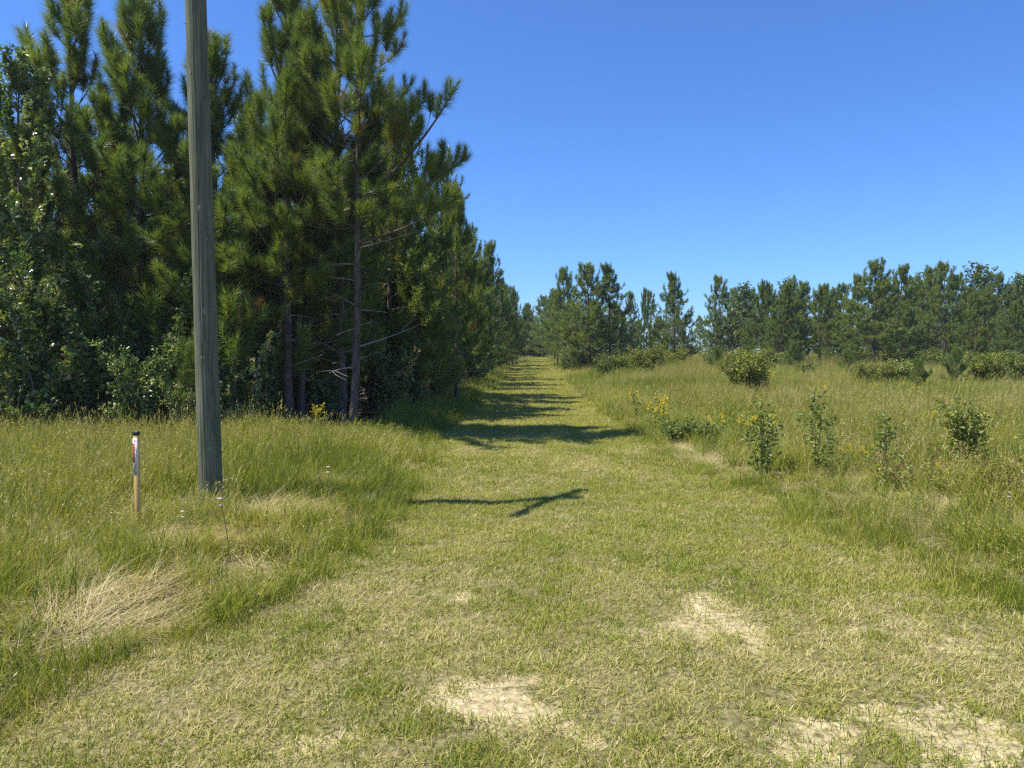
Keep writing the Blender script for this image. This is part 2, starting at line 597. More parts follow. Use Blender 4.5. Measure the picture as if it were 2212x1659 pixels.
source('tallfar', [blades(rg, 40, .32, (.28, .62), (.22, .15), (.1, .8), .012, (.34, .16), 2) for _ in range(2)]
       + [blades(rg, 40, .32, (.30, .66), (.22, .15), (.1, .9), .011, (.56, .18), 2, None, .2) for _ in range(2)]
       + [blades(rg, 30, .30, (.35, .8), (.18, .12), (.1, .6), .010, (.74, .15), 2, None, .4) for _ in range(2)], M_tall)


def scatter_tree(key):
    ng = bpy.data.node_groups.new('scatter_' + key, 'GeometryNodeTree')
    ng.interface.new_socket('Geometry', in_out='INPUT', socket_type='NodeSocketGeometry')
    ng.interface.new_socket('Geometry', in_out='OUTPUT', socket_type='NodeSocketGeometry')
    n, l = ng.nodes, ng.links
    gi, go = n.new('NodeGroupInput'), n.new('NodeGroupOutput')
    ci = n.new('GeometryNodeCollectionInfo')
    ci.inputs['Collection'].default_value = SRC[key]
    ci.inputs['Separate Children'].default_value = True
    ci.inputs['Reset Children'].default_value = True
    ip = n.new('GeometryNodeInstanceOnPoints')
    ip.inputs['Pick Instance'].default_value = True

    def na(nm, ty):
        x = n.new('GeometryNodeInputNamedAttribute')
        x.data_type = ty
        x.inputs['Name'].default_value = nm
        return [s for s in x.outputs if s.enabled and s.name == 'Attribute'][0]
    er = n.new('FunctionNodeEulerToRotation')
    l.new(na('rot', 'FLOAT_VECTOR'), er.inputs[0])
    l.new(gi.outputs[0], ip.inputs['Points'])
    l.new(ci.outputs[0], ip.inputs['Instance'])
    l.new(na('idx', 'INT'), ip.inputs['Instance Index'])
    l.new(er.outputs[0], ip.inputs['Rotation'])
    l.new(na('scl', 'FLOAT_VECTOR'), ip.inputs['Scale'])
    l.new(ip.outputs[0], go.inputs[0])
    return ng


def scatter(name, key, pts, idx, rot, scl, shade):
    n = len(pts)
    me = bpy.data.meshes.new(name)
    me.vertices.add(n)
    me.vertices.foreach_set('co', np.asarray(pts, np.float32).ravel())
    for nm, ty, arr in (('rot', 'FLOAT_VECTOR', rot), ('scl', 'FLOAT_VECTOR', scl), ('shade', 'FLOAT', shade), ('idx', 'INT', idx)):
        a = me.attributes.new(nm, ty, 'POINT')
        a.data.foreach_set('vector' if ty == 'FLOAT_VECTOR' else 'value', np.asarray(arr, np.int32 if ty == 'INT' else np.float32).ravel())
    o = link(name, me)
    md = o.modifiers.new('scatter', 'NODES')
    md.node_group = scatter_tree(key)
    return tag(o, kind='stuff')


def sector(rng, d0, d1, per_m2, half=50):
    a = R(half)
    n = int(per_m2 * a * (d1 * d1 - d0 * d0))
    d = np.sqrt(rng.uniform(d0 * d0, d1 * d1, n))
    th = rng.uniform(-a, a, n)
    return d * np.sin(th), d * np.cos(th)


def gather(rng, bands, half=50):
    X, Y, G = [], [], []
    for d0, d1, p, g in bands:
        x, y = sector(rng, d0, d1, p, half)
        X.append(x)
        Y.append(y)
        G.append(np.full(len(x), g))
    return np.concatenate(X), np.concatenate(Y), np.concatenate(G)


def finish(name, key, rng, x, y, idx, sxy, sz, shade, tilt=.12, rz=None):
    n = len(x)
    rot = np.stack([rng.normal(0, tilt, n), rng.normal(0, tilt, n), rng.random(n) * 6.283 if rz is None else rz], -1)
    scl = np.stack([sxy, sxy, sz], -1)
    return scatter(name, key, np.stack([x, y, ground_z(x, y) - .018 * np.clip(bare(x, y), 0, 1)], -1), idx, rot, scl, shade)


# mown lane, near
rg = np.random.default_rng(11)
x, y, g = gather(rg, [(1.2, 5, 430, 1.0), (5, 9, 340, 1.1), (9, 17, 200, 1.35)])
e, b = edge_in(x, y), bare(x, y)
dry = fbm(x, y, .8, 21) + .25 * smooth(6, 3, y) - .12 * smooth(1.5, 3.5, x)
keep = (e > -.25) & (rg.random(len(x)) > smooth(.40, 1.2, b) * .62)
x, y, g, e, b, dry = [q[keep] for q in (x, y, g, e, b, dry)]
u = rg.random(len(x))
pd = np.clip(.16 + 1.5 * (dry - .5) + .7 * b, .04, .8)
idx = np.where(u < pd, rg.integers(7, 10, len(x)), np.where(fbm(x, y, .5, 40) + rg.normal(0, .12, len(x)) > .5, rg.integers(4, 7, len(x)), rg.integers(0, 4, len(x))))
idx = np.where(b > .35, rg.choice([7, 8, 10, 10, 11, 11, 4], len(x)), idx)
s = g * rg.uniform(.75, 1.3, len(x))
finish('mown_grass', 'lawn', rg, x, y, idx, s, s * (.75 + .7 * fbm(x, y, .45, 33)) * (1 - .22 * smooth(3.5, 7, y)) * (1 + .8 * smooth(.5, -.1, e)), rg.normal(0, .05, len(x)) + .12 * (fbm(x, y, 1.7, 50) - .5) + .07 * smooth(3.5, 7, y))
# mown lane, far
rg = np.random.default_rng(12)
x, y, g = gather(rg, [(16, 30, 70, 1.0), (30, 60, 30, 1.5), (60, 112, 12, 2.2)], 12)
e = edge_in(x, y)
k_ = e > -.3
x, y, g = x[k_], y[k_], g[k_]
finish('distant_mown_grass', 'lawnfar', rg, x, y, rg.integers(0, 4, len(x)), g, g * rg.uniform(.6, 1.1, len(x)), rg.normal(0, .06, len(x)) + .14)

# tall meadow grass, near
rg = np.random.default_rng(13)
x, y, g = gather(rg, [(2.0, 8, 75, .9), (8, 14, 55, 1.0), (14, 21, 34, 1.15)])
e = edge_in(x, y)
k_ = (e < .10) & (stand(x, y) < .35)
x, y, g, e = x[k_], y[k_], g[k_], e[k_]
n_ = len(x)
lf = x < lane_l(y)
prof = np.where(lf, .55 + .33 * smooth(0, -1.0, e), .52 + .18 * smooth(0, -1.2, e) + .26 * smooth(-1.4, -3.0, e))
# lodged, matted strip between the lane and the standing grass
mat_ = np.where(lf, smooth(-.15, -.6, e) * smooth(-2.2, -1.3, e) * smooth(8.5, 6.5, y), .85 * smooth(-.5, -1.1, e) * smooth(-2.4, -1.7, e)) * smooth(.34, .52, fbm(x, y, .8, 60))
u = rg.random(n_)
v = fbm(x, y, 1.6, 70) + rg.normal(0, .10, n_)
base = np.where(lf, np.where(v > .52, rg.integers(3, 6, n_), rg.integers(0, 3, n_)), np.where(v > .50, rg.integers(2, 6, n_), rg.integers(0, 3, n_)))
base = np.where(rg.random(n_) < np.where(lf, .20, .36) * smooth(-.8, -2, e), rg.integers(6, 8, n_), base)
base = np.where((rg.random(n_) < .10) & (fbm(x, y, .7, 81) > .52), rg.integers(12, 14, n_), base)
base = np.where(rg.random(n_) < .07 * smooth(-.6, -1.6, e), rg.integers(14, 16, n_), base)
sw = straw(x, y)
mat_ = np.maximum(mat_ * .8, smooth(.2, .6, sw))
idx = np.where(u < (.45 + .45 * smooth(.3, .7, sw)) * mat_, rg.integers(8, 10, n_), np.where(u < 1.0 * mat_, rg.integers(10, 12, n_), base))
rz = rg.random(n_) * 6.283
lay = np.where(lf, -.35, 2.6) + 3.4 * (fbm(x, y, .55, 90) - .5) * 2
rz = np.where(idx >= 8, np.where(idx < 12, lay + rg.normal(0, .6, n_), rz), rz)
sz = prof * rg.uniform(.75, 1.25, n_) * (.65 + .7 * fbm(x, y, 1.1, 95))
sz = np.where(idx >= 12, sz * .85, sz) * (1 - .35 * smooth(.3, .8, sw))
for qx, qy in ((px(451, 7.6), 7.1), (px(291, 6.4), 5.9)):
    sz = sz * (1 - .42 * np.exp(-((x - qx) / .9) ** 2 - ((y - qy) / .8) ** 2))
finish('tall_grass', 'tall', rg, x, y, idx, g * rg.uniform(.8, 1.2, n_) * np.where(prof < .6, .8, 1), sz * g, rg.normal(0, .05, n_) + np.where(lf, -.11 + .08 * smooth(9, 5.5, y), -.10) + np.where((idx >= 8) & (idx < 10), .20, 0) + .26 * (fbm(x, y, 1.3, 97) - .5) + np.where(lf, 0, .22 * smooth(-3, -6, e) * (fbm(x, y, 3, 99) - .35)), .14, rz)
# tall meadow grass, far
rg = np.random.default_rng(14)
x, y, g = gather(rg, [(19.5, 34, 14, 1.0), (34, 70, 6, 1.35), (70, 115, 1.6, 2.0)])
e = edge_in(x, y)
k_ = (e < .1) & (stand(x, y) < .4)
x, y, g, e = x[k_], y[k_], g[k_], e[k_]
n_ = len(x)
v = fbm(x, y, 5, 110) + .18 * smooth(-1, -6, e) + rg.normal(0, .09, n_)
idx = np.where(v > .70, rg.integers(4, 6, n_), np.where(v > .57, rg.integers(2, 4, n_), rg.integers(0, 2, n_)))
finish('distant_meadow_grass', 'tallfar', rg, x, y, idx, g * rg.uniform(.8, 1.2, n_), np.minimum(g, 1.3) * (.5 + .5 * smooth(0, -2.5, e)) * rg.uniform(.7, 1.2, n_) * (.70 + .6 * fbm(x, y, 3, 120)), rg.normal(0, .05, n_) - .10 + .34 * (fbm(x, y, 2.6, 140) - .5))


# ------------------------------------------------------------------ trees
def arc(p, az, e0, e1, L, m, rng, wob=.05):
    t = np.linspace(0, 1, m)
    el = e0 + (e1 - e0) * t
    azs = az + np.cumsum(rng.normal(0, wob, m))
    st = L / (m - 1)
    d = np.stack([np.cos(el) * np.cos(azs), np.cos(el) * np.sin(azs), np.sin(el)], -1)
    P = np.vstack([p, p + np.cumsum(d[:-1] * st, axis=0)])
    return P


def resample(P, u):
    """points at fractions u along a polyline of equal steps"""
    m = len(P) - 1
    f = np.clip(u * m, 0, m - 1e-6)
    i = f.astype(int)
    w = (f - i)[:, None]
    return P[i] * (1 - w) + P[i + 1] * w


def skeleton(seed, H, zb, zd, Lmax, e_lo=5, e_hi=58, up=38, step=.42, per=4, tw=.24, p_top=.75, lean=(0, 0), twl=1.0, limbs=()):
    rng = np.random.default_rng(seed)
    nz = 18
    zz = np.linspace(0, H, nz)
    wob = np.cumsum(rng.normal(0, .025, (nz, 2)), axis=0)
    wob -= wob[0]
    tr = np.stack([wob[:, 0] + lean[0] * zz / H, wob[:, 1] + lean[1] * zz / H, zz], -1)
    tr[0, 2] = -.15
    r0 = .0072 * H + .012
    rad = r0 * (1 - zz / H) ** .85 + .008
    rad[0] *= 1.25
    br, sh = [], []
    z = zd
    az0 = rng.random() * 6.28
    while z < H - .25:
        live = z >= zb
        t = max(0, (z - zb) / (H - zb))
        n = per if live else rng.integers(1, 3)
        n = max(2, int(round(n * (1 - .3 * t)))) if live else n
        az0 += 1.1 + rng.random()
        for k in range(n):
            az = az0 + k * 6.283 / n + rng.normal(0, .3)
            L = (Lmax * (1 - t) ** p_top * rng.uniform(.62, 1.12) + .35) if live else rng.uniform(.4, 1.1) * Lmax * .6
            if live and t < .25:
                L *= .75 + t
            e0 = R(e_lo + (e_hi - e_lo) * t ** .8 + rng.normal(0, 9)) if live else R(rng.normal(12, 14))
            e1 = min(e0 + R(up * rng.uniform(.6, 1.2)), R(84)) if live else e0 + R(rng.normal(-12, 18))
            zj = z + rng.normal(0, .05)
            br.append(dict(p=arc(resample(tr, np.array([zj / H]))[0], az, e0, e1, L, 8, rng), L=L, live=live, t=t, z=zj))
        z += step * (1 - .25 * t) * rng.uniform(.75, 1.25)
    for z, az, e0, e1, L in limbs:
        br.append(dict(p=arc(resample(tr, np.array([z / H]))[0], R(az), R(e0), R(e1), L, 9, rng, .03), L=L, live=True, t=.2, z=z, limb=True))
    for b in br:
        b['r'] = (.006 + .0085 * b['L']) * (1.7 if b.get('limb') else 1.0)
        b['tw'] = []
        if not b['live']:
            for k in range(rng.integers(1, 5)):
                u = rng.uniform(.3, .95)
                q = resample(b['p'], np.array([u]))[0]
                dd = b['p'][-1] - b['p'][0]
                a = math.atan2(dd[1], dd[0]) + rng.choice([-1, 1]) * rng.uniform(.4, 1.0)
                b['tw'].append(arc(q, a, R(rng.normal(5, 25)), R(rng.normal(0, 30)), b['L'] * rng.uniform(.2, .5), 4, rng, .15))
            continue
        L = b['L']
        nt = max(2, int(L * .78 / tw))
        us = np.linspace(.24, .93, nt) + rng.normal(0, .02, nt)
        sgn = 1
        for u in us:
            q2 = resample(b['p'], np.array([u, min(u + .08, 1)]))
            dd = q2[1] - q2[0]
            if np.linalg.norm(dd) < 1e-5:
                dd = b['p'][-1] - b['p'][-2]
            el = math.atan2(dd[2], math.hypot(dd[0], dd[1]))
            for s_ in ((sgn,) if rng.random() < .55 else (1, -1)):
                a = math.atan2(dd[1], dd[0]) + s_ * rng.uniform(.5, 1.0)
                l = (.26 + .36 * L * (1 - u)) * rng.uniform(.7, 1.3) * twl
                e0 = el + R(rng.normal(12, 14))
                w = arc(q2[0], a, e0, min(e0 + R(rng.uniform(15, 45)), R(85)), l, 4, rng, .06)
                b['tw'].append(w)
                sh.append((w, l, .30))
                if l > .55:
                    for s3 in (1, -1):
                        u3 = rng.uniform(.35, .65)
                        q3 = resample(w, np.array([u3]))[0]
                        w3 = arc(q3, a + s3 * rng.uniform(.5, .9), e0 + R(12), e0 + R(40), l * .5 * rng.uniform(.8, 1.2), 4, rng, .06)
                        b['tw'].append(w3)
                        sh.append((w3, l * .5, .22))
            sgn = -sgn
        m = min(.62, .8 * L) / L
        sh.append((resample(b['p'], np.linspace(1 - m, 1, 4)), m * L, .45))
    top = resample(tr, np.linspace(1 - .95 / H, 1, 4))
    sh.append((top, .95, .95))
    return dict(tr=tr, rad=rad, br=br, sh=sh, H=H, rng=rng)


def needle_mesh(sk, per_m, width, ln=(.15, .23), k=1.0):
    rng = sk['rng']
    A, U, T, Zn = [], [], [], []
    for i, (P, l, zone) in enumerate(sk['sh']):
        zl = min(zone + .06, l)
        n = max(6, int(per_m * zl))
        u = 1 - (zl / l) * rng.random(n) ** .85
        A.append(np.broadcast_to(P, (n, 4, 3)))
        U.append(u)
        T.append(np.full(n, np.clip(rng.normal(.42, .13), .02, .9)) + (.5 if rng.random() < .025 else 0))
        Zn.append((1 - u) * l / max(zl, 1e-3))
    A, U, T, Zn = np.concatenate(A), np.concatenate(U), np.concatenate(T), np.concatenate(Zn)
    n = len(U)
    f = np.clip(U * 3, 0, 2.999)
    i = f.astype(int)
    w = (f - i)[:, None]
    r = np.arange(n)
    p, p2 = A[r, i], A[r, i + 1]
    ax = p2 - p
    ax /= np.linalg.norm(ax, axis=1, keepdims=True) + 1e-9
    base = p * (1 - w) + p2 * w
    rv = rng.normal(0, 1, (n, 3))
    pe = rv - (rv * ax).sum(1, keepdims=True) * ax
    pe /= np.linalg.norm(pe, axis=1, keepdims=True) + 1e-9
    th = np.clip(.35 + .75 * Zn + rng.normal(0, .16, n), .1, 1.35)
    d = ax * np.cos(th)[:, None] + pe * np.sin(th)[:, None]
    d[:, 2] -= .06
    L = rng.uniform(ln[0], ln[1], n)
    s = np.cross(d, rng.normal(0, 1, (n, 3)))
    s /= np.linalg.norm(s, axis=1, keepdims=True) + 1e-9
    wd = width * rng.uniform(.7, 1.3, n)
    V = np.stack([base - s * wd[:, None] * .5, base + s * wd[:, None] * .5, base + d * L[:, None]], 1)
    mb = MB()
    mb.add(V, np.arange(n * 3).reshape(-1, 3), None, np.repeat(np.clip(T + rng.normal(0, .07, n), 0, 1), 3))
    return mb.mesh('crown', M_needle)


def leaf_mesh(places, dirs, ups, size, tint, mat, star, name='foliage', fold=.25):
    """places, dirs, ups: n x 3"""
    n = len(places)
    d = dirs / (np.linalg.norm(dirs, axis=1, keepdims=True) + 1e-9)
    s = np.cross(d, ups)
    s /= np.linalg.norm(s, axis=1, keepdims=True) + 1e-9
    u = np.cross(s, d)
    if star:
        th = np.array([-90, -140, -175, 145, 118, 104, 90, 76, 62, 35, -5, -40]) * math.pi / 180
        rr = np.array([.05, .36, .50, .20, .50, .2, .62, .2, .50, .20, .50, .36])
        pts = np.stack([rr * np.cos(th), rr * np.sin(th) + .3, -.10 * rr + .04], -1)
        pts = np.vstack([[[0, .28, .03]], pts])
        k = len(th)
        tri = np.array([[0, 1 + i, 1 + (i + 1) % k] for i in range(k)])
    else:
        pts = np.array([[0, 0, 0], [-.30, .40, fold * .5], [-.17, .78, fold * .2], [0, 1, -.12], [.17, .78, fold * .2], [.30, .40, fold * .5]])
        tri = np.array([[0, 3, 2], [0, 2, 1], [0, 4, 3], [0, 5, 4]])
    V = places[:, None] + size[:, None, None] * (pts[None, :, 0:1] * s[:, None] + pts[None, :, 1:2] * d[:, None] + pts[None, :, 2:3] * u[:, None])
    mb = MB()
    m = len(pts)
    mb.add(V, (np.arange(n)[:, None, None] * m + tri[None]).reshape(-1, 3), None, np.repeat(np.clip(tint, 0, 1), m))
    return mb.mesh(name, mat)


def leaves_on(shoots, rng, per_m, size, tint, mat, star, zone=1.0, name='foliage', up_bias=.35, droop=.25):
    A, U, TT = [], [], []
    for P, l, _ in shoots:
        n = max(2, int(per_m * l * zone))
        A.append(np.broadcast_to(P, (n, 4, 3)))
        U.append(1 - zone * rng.random(n))
        TT.append(np.full(n, (.40 if rng.random() < .36 else -.05) if mat is M_gum else rng.normal(0, .06)))  # random gum shoots paled: bright sunlit glints put into the tint
    A, U, TT = np.concatenate(A), np.concatenate(U), np.concatenate(TT)
    n = len(U)
    f = np.clip(U * 3, 0, 2.999)
    i = f.astype(int)
    w = (f - i)[:, None]
    r = np.arange(n)
    p, p2 = A[r, i], A[r, i + 1]
    ax = (p2 - p) / (np.linalg.norm(p2 - p, axis=1, keepdims=True) + 1e-9)
    base = p * (1 - w) + p2 * w
    rv = rng.normal(0, 1, (n, 3))
    d = rv - .6 * (rv * ax).sum(1, keepdims=True) * ax + ax * .7
    d[:, 2] -= droop
    d /= np.linalg.norm(d, axis=1, keepdims=True) + 1e-9
    up = rng.normal(0, .45, (n, 3)) + np.array([-.25, -.15, up_bias])
    sz = rng.uniform(size[0], size[1], n)
    return leaf_mesh(base + d * .02, d, up, sz, TT + rng.normal(tint[0], tint[1], n), mat, star, name)


def trunk_mesh(sk, k=9, mat=None, branches=False, twigs=False, dead=True):
    mb = MB()
    P = resample(sk['tr'], np.linspace(0, 1, 40))
    rr = np.interp(np.linspace(0, 1, 40), np.linspace(0, 1, len(sk['rad'])), sk['rad'])
    rr = rr * (1 + .07 * np.sin(np.arange(40) * 1.7) * np.cos(np.arange(40) * .6))
    mb.tube(P, rr, k)
    if branches:
        for b in sk['br']:
            if b['live'] or dead:
                mb.tube(b['p'][::2] if len(b['p']) > 5 else b['p'], np.linspace(b['r'], .004, len(b['p'][::2])), 4)
                if twigs:
                    for w in b['tw']:
                        mb.tube(w, np.linspace(.006, .003, 4), 3)
    return mb.mesh('trunk', mat or M_bark, True)


def branch_meshes(sk):
    out = []
    for b in sk['br']:
        mb = MB()
        mb.tube(b['p'], np.linspace(b['r'], .004, len(b['p'])), 5)
        for w in b['tw']:
            mb.tube(w, np.linspace(.0065, .003, 4), 3)
        out.append(('branch' if b['live'] else 'dead_branch', mb.mesh('branch' if b['live'] else 'dead_branch', M_bark if b['live'] else M_twig, True)))
    return out


def plant(kit, name, label, cat, x, y, rotz=0.0, scale=1.0, group=None):
    r = thing(name, label, cat, (x, y, float(ground_z(x, y))), rotz, group, scale)
    for nm, me in kit:
        link(nm, me, r)
    return r


def pine_kit(sk, per_m, width, fine):
    kit = [('trunk', trunk_mesh(sk, 12 if fine else 7, None, not fine, False)), ('crown', needle_mesh(sk, per_m, width))]
    return kit + (branch_meshes(sk) if fine else [])


NP = dict(per_m=680, width=.0064)
# nearest pines: one build each
pine_main = pine_kit(skeleton(1, 8.7, 3.7, 1.3, 2.0, -2, 60, 42, .42, 4, .26, .60, (.25, 0), 1.0,
                              [(4.3, -8, 38, 62, 2.9), (4.1, 12, 20, 42, 2.4), (3.6, -20, 8, 30, 2.3), (4.9, 165, 35, 65, 2.0)]), fine=True, **NP)
pine_b = pine_kit(skeleton(2, 8.9, 2.7, 1.2, 1.6, 2, 66, 40, .44, 4, .28, .55, (-.2, .1)), fine=True, **NP)
pine_c = pine_kit(skeleton(3, 8.2, 1.7, .8, 1.8, 0, 62, 42, .44, 4, .28, .6, (.1, -.1)), fine=True, **NP)
FAR = [pine_kit(skeleton(20 + i, H, zb, .6, Lm, -4, 58, 40, .40, 5, .36, .62, (0, 0), 1.15), per_m=125, width=.024, fine=False)
       for i, (H, zb, Lm) in enumerate([(8.4, 1.2, 2.1), (8.0, 1.5, 1.9), (8.8, 1.0, 2.3), (7.4, .8, 2.0)])]
YOUNG = [pine_kit(skeleton(40 + i, 2.6, .3, .2, .95, 10, 55, 40, .26, 4, .2, .8), per_m=300, width=.0085, fine=False) for i in range(2)]


plant(pine_main, 'pine_tree', 'big corner pine of the stand with a bare flaky trunk and long side limbs', 'pine tree', px(762, 13.9), 13.9, 0)
plant(pine_b, 'pine_tree', 'tall narrow pine just behind the big corner pine with two thin lower trunk stubs', 'pine tree', px(738, 15.2), 15.2, .8, 1.0)
plant(pine_b, 'pine_tree', 'slim pine whose spire rises between the utility pole and the corner pine', 'pine tree', px(622, 14.3), 14.3, 3.6, (1.15, 1.15, .98))
thin = plant(pine_c, 'pine_tree', 'thin pine with dead hanging twigs above yellow goldenrods', 'pine tree', px(650, 15.0), 14.9, 2.0, (1.1, 1.1, .88))
plant(pine_c, 'pine_tree', 'pine standing directly behind the utility pole with its trunk half covered', 'pine tree', px(474, 14.8), 14.8, 4.2, (1.2, 1.2, .90))
plant(pine_c, 'pine_tree', 'pine with a double leader and pale dead stubs beyond the marker post', 'pine tree', px(318, 14.9), 14.9, 5.5, (1.3, 1.3, 1.0))
plant(pine_b, 'pine_tree', 'pine with one tall needle spire beside the leafy sweetgum', 'pine tree', px(170, 15.2), 15.2, 1.3, (1.3, 1.3, .97))
dsk = dict(rng=np.random.default_rng(6), sh=[])
db = MB()
P_ = arc(np.array([0, 0, 2.35]), -1.3, .3, -.9, .95, 7, dsk['rng'], .15)
db.tube(P_, np.linspace(.016, .005, 7), 5)
for u_ in np.linspace(.3, 1, 9):
    q_ = resample(P_, np.array([u_]))[0]
    w_ = arc(q_, -1.3 + dsk['rng'].normal(0, 1.0), dsk['rng'].normal(-.4, .5), -1.2, .28 + .3 * dsk['rng'].random(), 4, dsk['rng'], .25)
    db.tube(w_, np.linspace(.006, .003, 4), 4)
    if u_ > .6:
        dsk['sh'].append((w_, .4, .22))
bo = link('dead_bough', db.mesh('dead_bough', M_twig, True), thin)
bn = needle_mesh(dsk, 260, .0075, (.09, .15))
bn.attributes['tint'].data.foreach_set('value', np.full(len(bn.vertices), .99, np.float32))
bn.name = 'dead_needles'
link('dead_needles', bn, bo)['label'] = 'rust brown dead needles hanging from the bough'
rg = np.random.default_rng(77)
# rest of the stand: rows behind
for r_, Y in enumerate((17.2, 19.6, 22.3, 25.5)):
    for X in np.arange(-21 if r_ else -18, -3.6 + .028 * Y, 2.25):
        x_, y_ = X + rg.normal(0, .3) + .6 * (r_ % 2), Y + rg.normal(0, .35)
        plant(FAR[rg.integers(0, 4)], 'pine_tree', 'pine packed among others in the rows behind the front of the stand', 'pine tree', x_, y_, rg.random() * 6.28, rg.uniform(.78, .96), 'pines in the rows of the stand')
for X in (-10.9, -12.6, -14.8, -17):
    plant(FAR[rg.integers(0, 4)], 'pine_tree', 'pine on the front edge of the stand behind the sweetgum', 'pine tree', X, 16.6 + rg.normal(0, .3), rg.random() * 6.28, rg.uniform(.80, .90), 'pines behind the sweetgum')
# pines along the lane
plant(pine_c, 'pine_tree', 'slim pine trunk standing alone at the lane edge with a low airy crown', 'pine tree', px(985, 23.5), 23.5, 2.7, .80)
ORD = 'first second third fourth fifth sixth seventh eighth ninth tenth eleventh twelfth thirteenth fourteenth fifteenth sixteenth seventeenth eighteenth nineteenth twentieth'.split()
Y = 18.6
k = 0
while Y < 112:
    if abs(Y - 23.5) > 1.2:
        lab = 'pine at the lane edge, %s in the receding row past the big corner pine' % ORD[k] if k < 20 else 'far pine near the end of the receding lane row'
        q = rg.choice([.58, .70, .80, .88]) * rg.uniform(.93, 1.07)
        plant(FAR[rg.integers(0, 4)], 'pine_tree', lab, 'pine tree', -2.95 + .029 * Y + rg.normal(0, .45), Y + rg.normal(0, .5), rg.random() * 6.28, (q * 1.15, q * 1.15, q), 'pines along the lane')
        k += 1
    if Y < 75:
        plant(FAR[rg.integers(0, 4)], 'pine_tree', 'pine of the second row behind the lane edge pines', 'pine tree', -5.3 + .029 * Y + rg.normal(0, .4), Y + rg.normal(0, .5), rg.random() * 6.28, rg.uniform(.64, .82), 'second row pines along the lane')
    Y += 2.9 + .018 * Y + rg.normal(0, .9)
# wood across the end of the lane
for X in np.arange(-9, 16, 1.5):
    plant(FAR[rg.integers(0, 4)], 'pine_tree', 'pine in the wood closing the far end of the lane', 'pine tree', X + rg.normal(0, .8), 116 + rg.normal(0, 3), rg.random() * 6.28, (1.35, 1.35, rg.uniform(.95, 1.2)), 'pines at the lane end')
# pines across the meadow: photo x (2212 wide), photo y of the top, distance, variant, stretch across, label
ACROSS = [(1172, 645, 98, 1, 1.5, 'small dark pine where the lane ends, left of the meadow pines'.replace(', left of the', ' short of the')), (1198, 635, 84, 3, 1.5, 'low pine linking the lane end wood to the slender dark pine'), (1222, 590, 60, 1, 1.35, 'slender dark pine just behind the broad meadow pine beside the lane'),
          (1275, 577, 51, 2, 1.55, 'broad pine rising highest beside the lane over dead twigs'),
          (1318, 585, 52, 0, 1.45, 'full pine joined to the broad meadow pine with an outstretched top bough'),
          (1390, 632, 54, 1, .62, 'narrow young pine between the two broad meadow pines'),
          (1425, 690, 62, 3, 1.2, 'low pine filling the gap beside the narrow young pine'),
          (1457, 602, 55, 0, 1.3, 'rounded pine standing alone before the sky gap'),
          (1545, 678, 66, 3, 1.25, 'small pine at the near end of the far pine belt, just past the sky gap'),
          (1690, 622, 54, 0, 1.4, 'bushy pine in front of a pale yellowish tree in the far belt'),
          (1768, 626, 54, 1, 1.5, 'twin topped pine between the bushy pine and the tallest belt pine'),
          (1885, 570, 51, 2, 1.6, 'tallest and broadest pine of the far belt with many upright leaders'),
          (1950, 660, 53, 3, 1.4, 'low brownish pine beside the tallest belt pine'),
          (2040, 580, 52, 0, 1.35, 'steeple topped pine near the round crowned tree'),
          (2108, 640, 50, 1, 1.4, 'thin crowned pine with a bare pale stem below the round crowned tree'),
          (2190, 660, 48, 3, 1.3, 'spreading low pine at the far end of the belt')]
for dx, ty, d, v, wide, lab in ACROSS:
    x_ = px(dx, d)
    top = CAM_Z + (HORIZON - ty * 1024 / 2212) / F_PX * d - float(ground_z(x_, d))
    s = top / [8.4, 8.0, 8.8, 7.4][v]
    plant(FAR[v], 'pine_tree', lab, 'pine tree', x_, d, rg.random() * 6.28, (s * wide, s * wide, s))
for i in range(26):
    d = rg.uniform(58, 76)
    dx = 1560 + 27 * i + rg.normal(0, 8)
    q = rg.uniform(.80, .95)
    plant(FAR[rg.integers(0, 4)], 'pine_tree', 'dark pine filling in behind the far pine belt', 'pine tree', px(dx, d), d, rg.random() * 6.28, (q * 1.4, q * 1.4, q), 'pines behind the far belt')
for i in range(7):
    d = rg.uniform(62, 80)
    plant(FAR[rg.integers(0, 4)], 'pine_tree', 'small pine behind the meadow pines beside the lane', 'pine tree', px(1195 + 42 * i + rg.normal(0, 8), d), d, rg.random() * 6.28, rg.uniform(.70, .82), 'pines behind the meadow pines')
for i in range(40):
    d = rg.uniform(130, 170)
    plant(FAR[rg.integers(0, 4)], 'pine_tree', 'far pine of the low wood line beyond the field', 'pine tree', px(900 + 36 * i, d), d, rg.random() * 6.28, rg.uniform(.7, 1.0), 'pines of the far wood line')

# broadleaf trees
gum = skeleton(60, 7.4, .4, .4, 1.7, 5, 55, 30, .34, 5, .26, .6)
gum_kit = [('trunk', trunk_mesh(gum, 9, M_gumbark, True)), ('crown', leaves_on(gum['sh'], gum['rng'], 62, (.075, .135), (.60, .14), M_gum, True, 1.0, 'crown'))]
plant(gum_kit, 'sweetgum_tree', 'tall leafy sweetgum with star shaped glossy leaves at the edge of the pines', 'tree', px(38, 13.5), 13.5, 0, .90)
oak = skeleton(61, 8.5, 1.5, 1.0, 3.0, 25, 60, 20, .5, 4, .4, .45)
oak_kit = [('trunk', trunk_mesh(oak, 7, M_gumbark, True)), ('crown', leaves_on(oak['sh'], oak['rng'], 14, (.18, .32), (.35, .2), M_gum, False, 1.0, 'crown'))]
plant(oak_kit, 'oak_tree', 'grey green leafy tree with an open feathery top in the far belt', 'tree', px(1602, 66), 66, 0, .80)
plant(oak_kit, 'oak_tree', 'round topped yellowish tree showing behind the bushy belt pine', 'tree', px(1705, 70), 70, 2, .90)
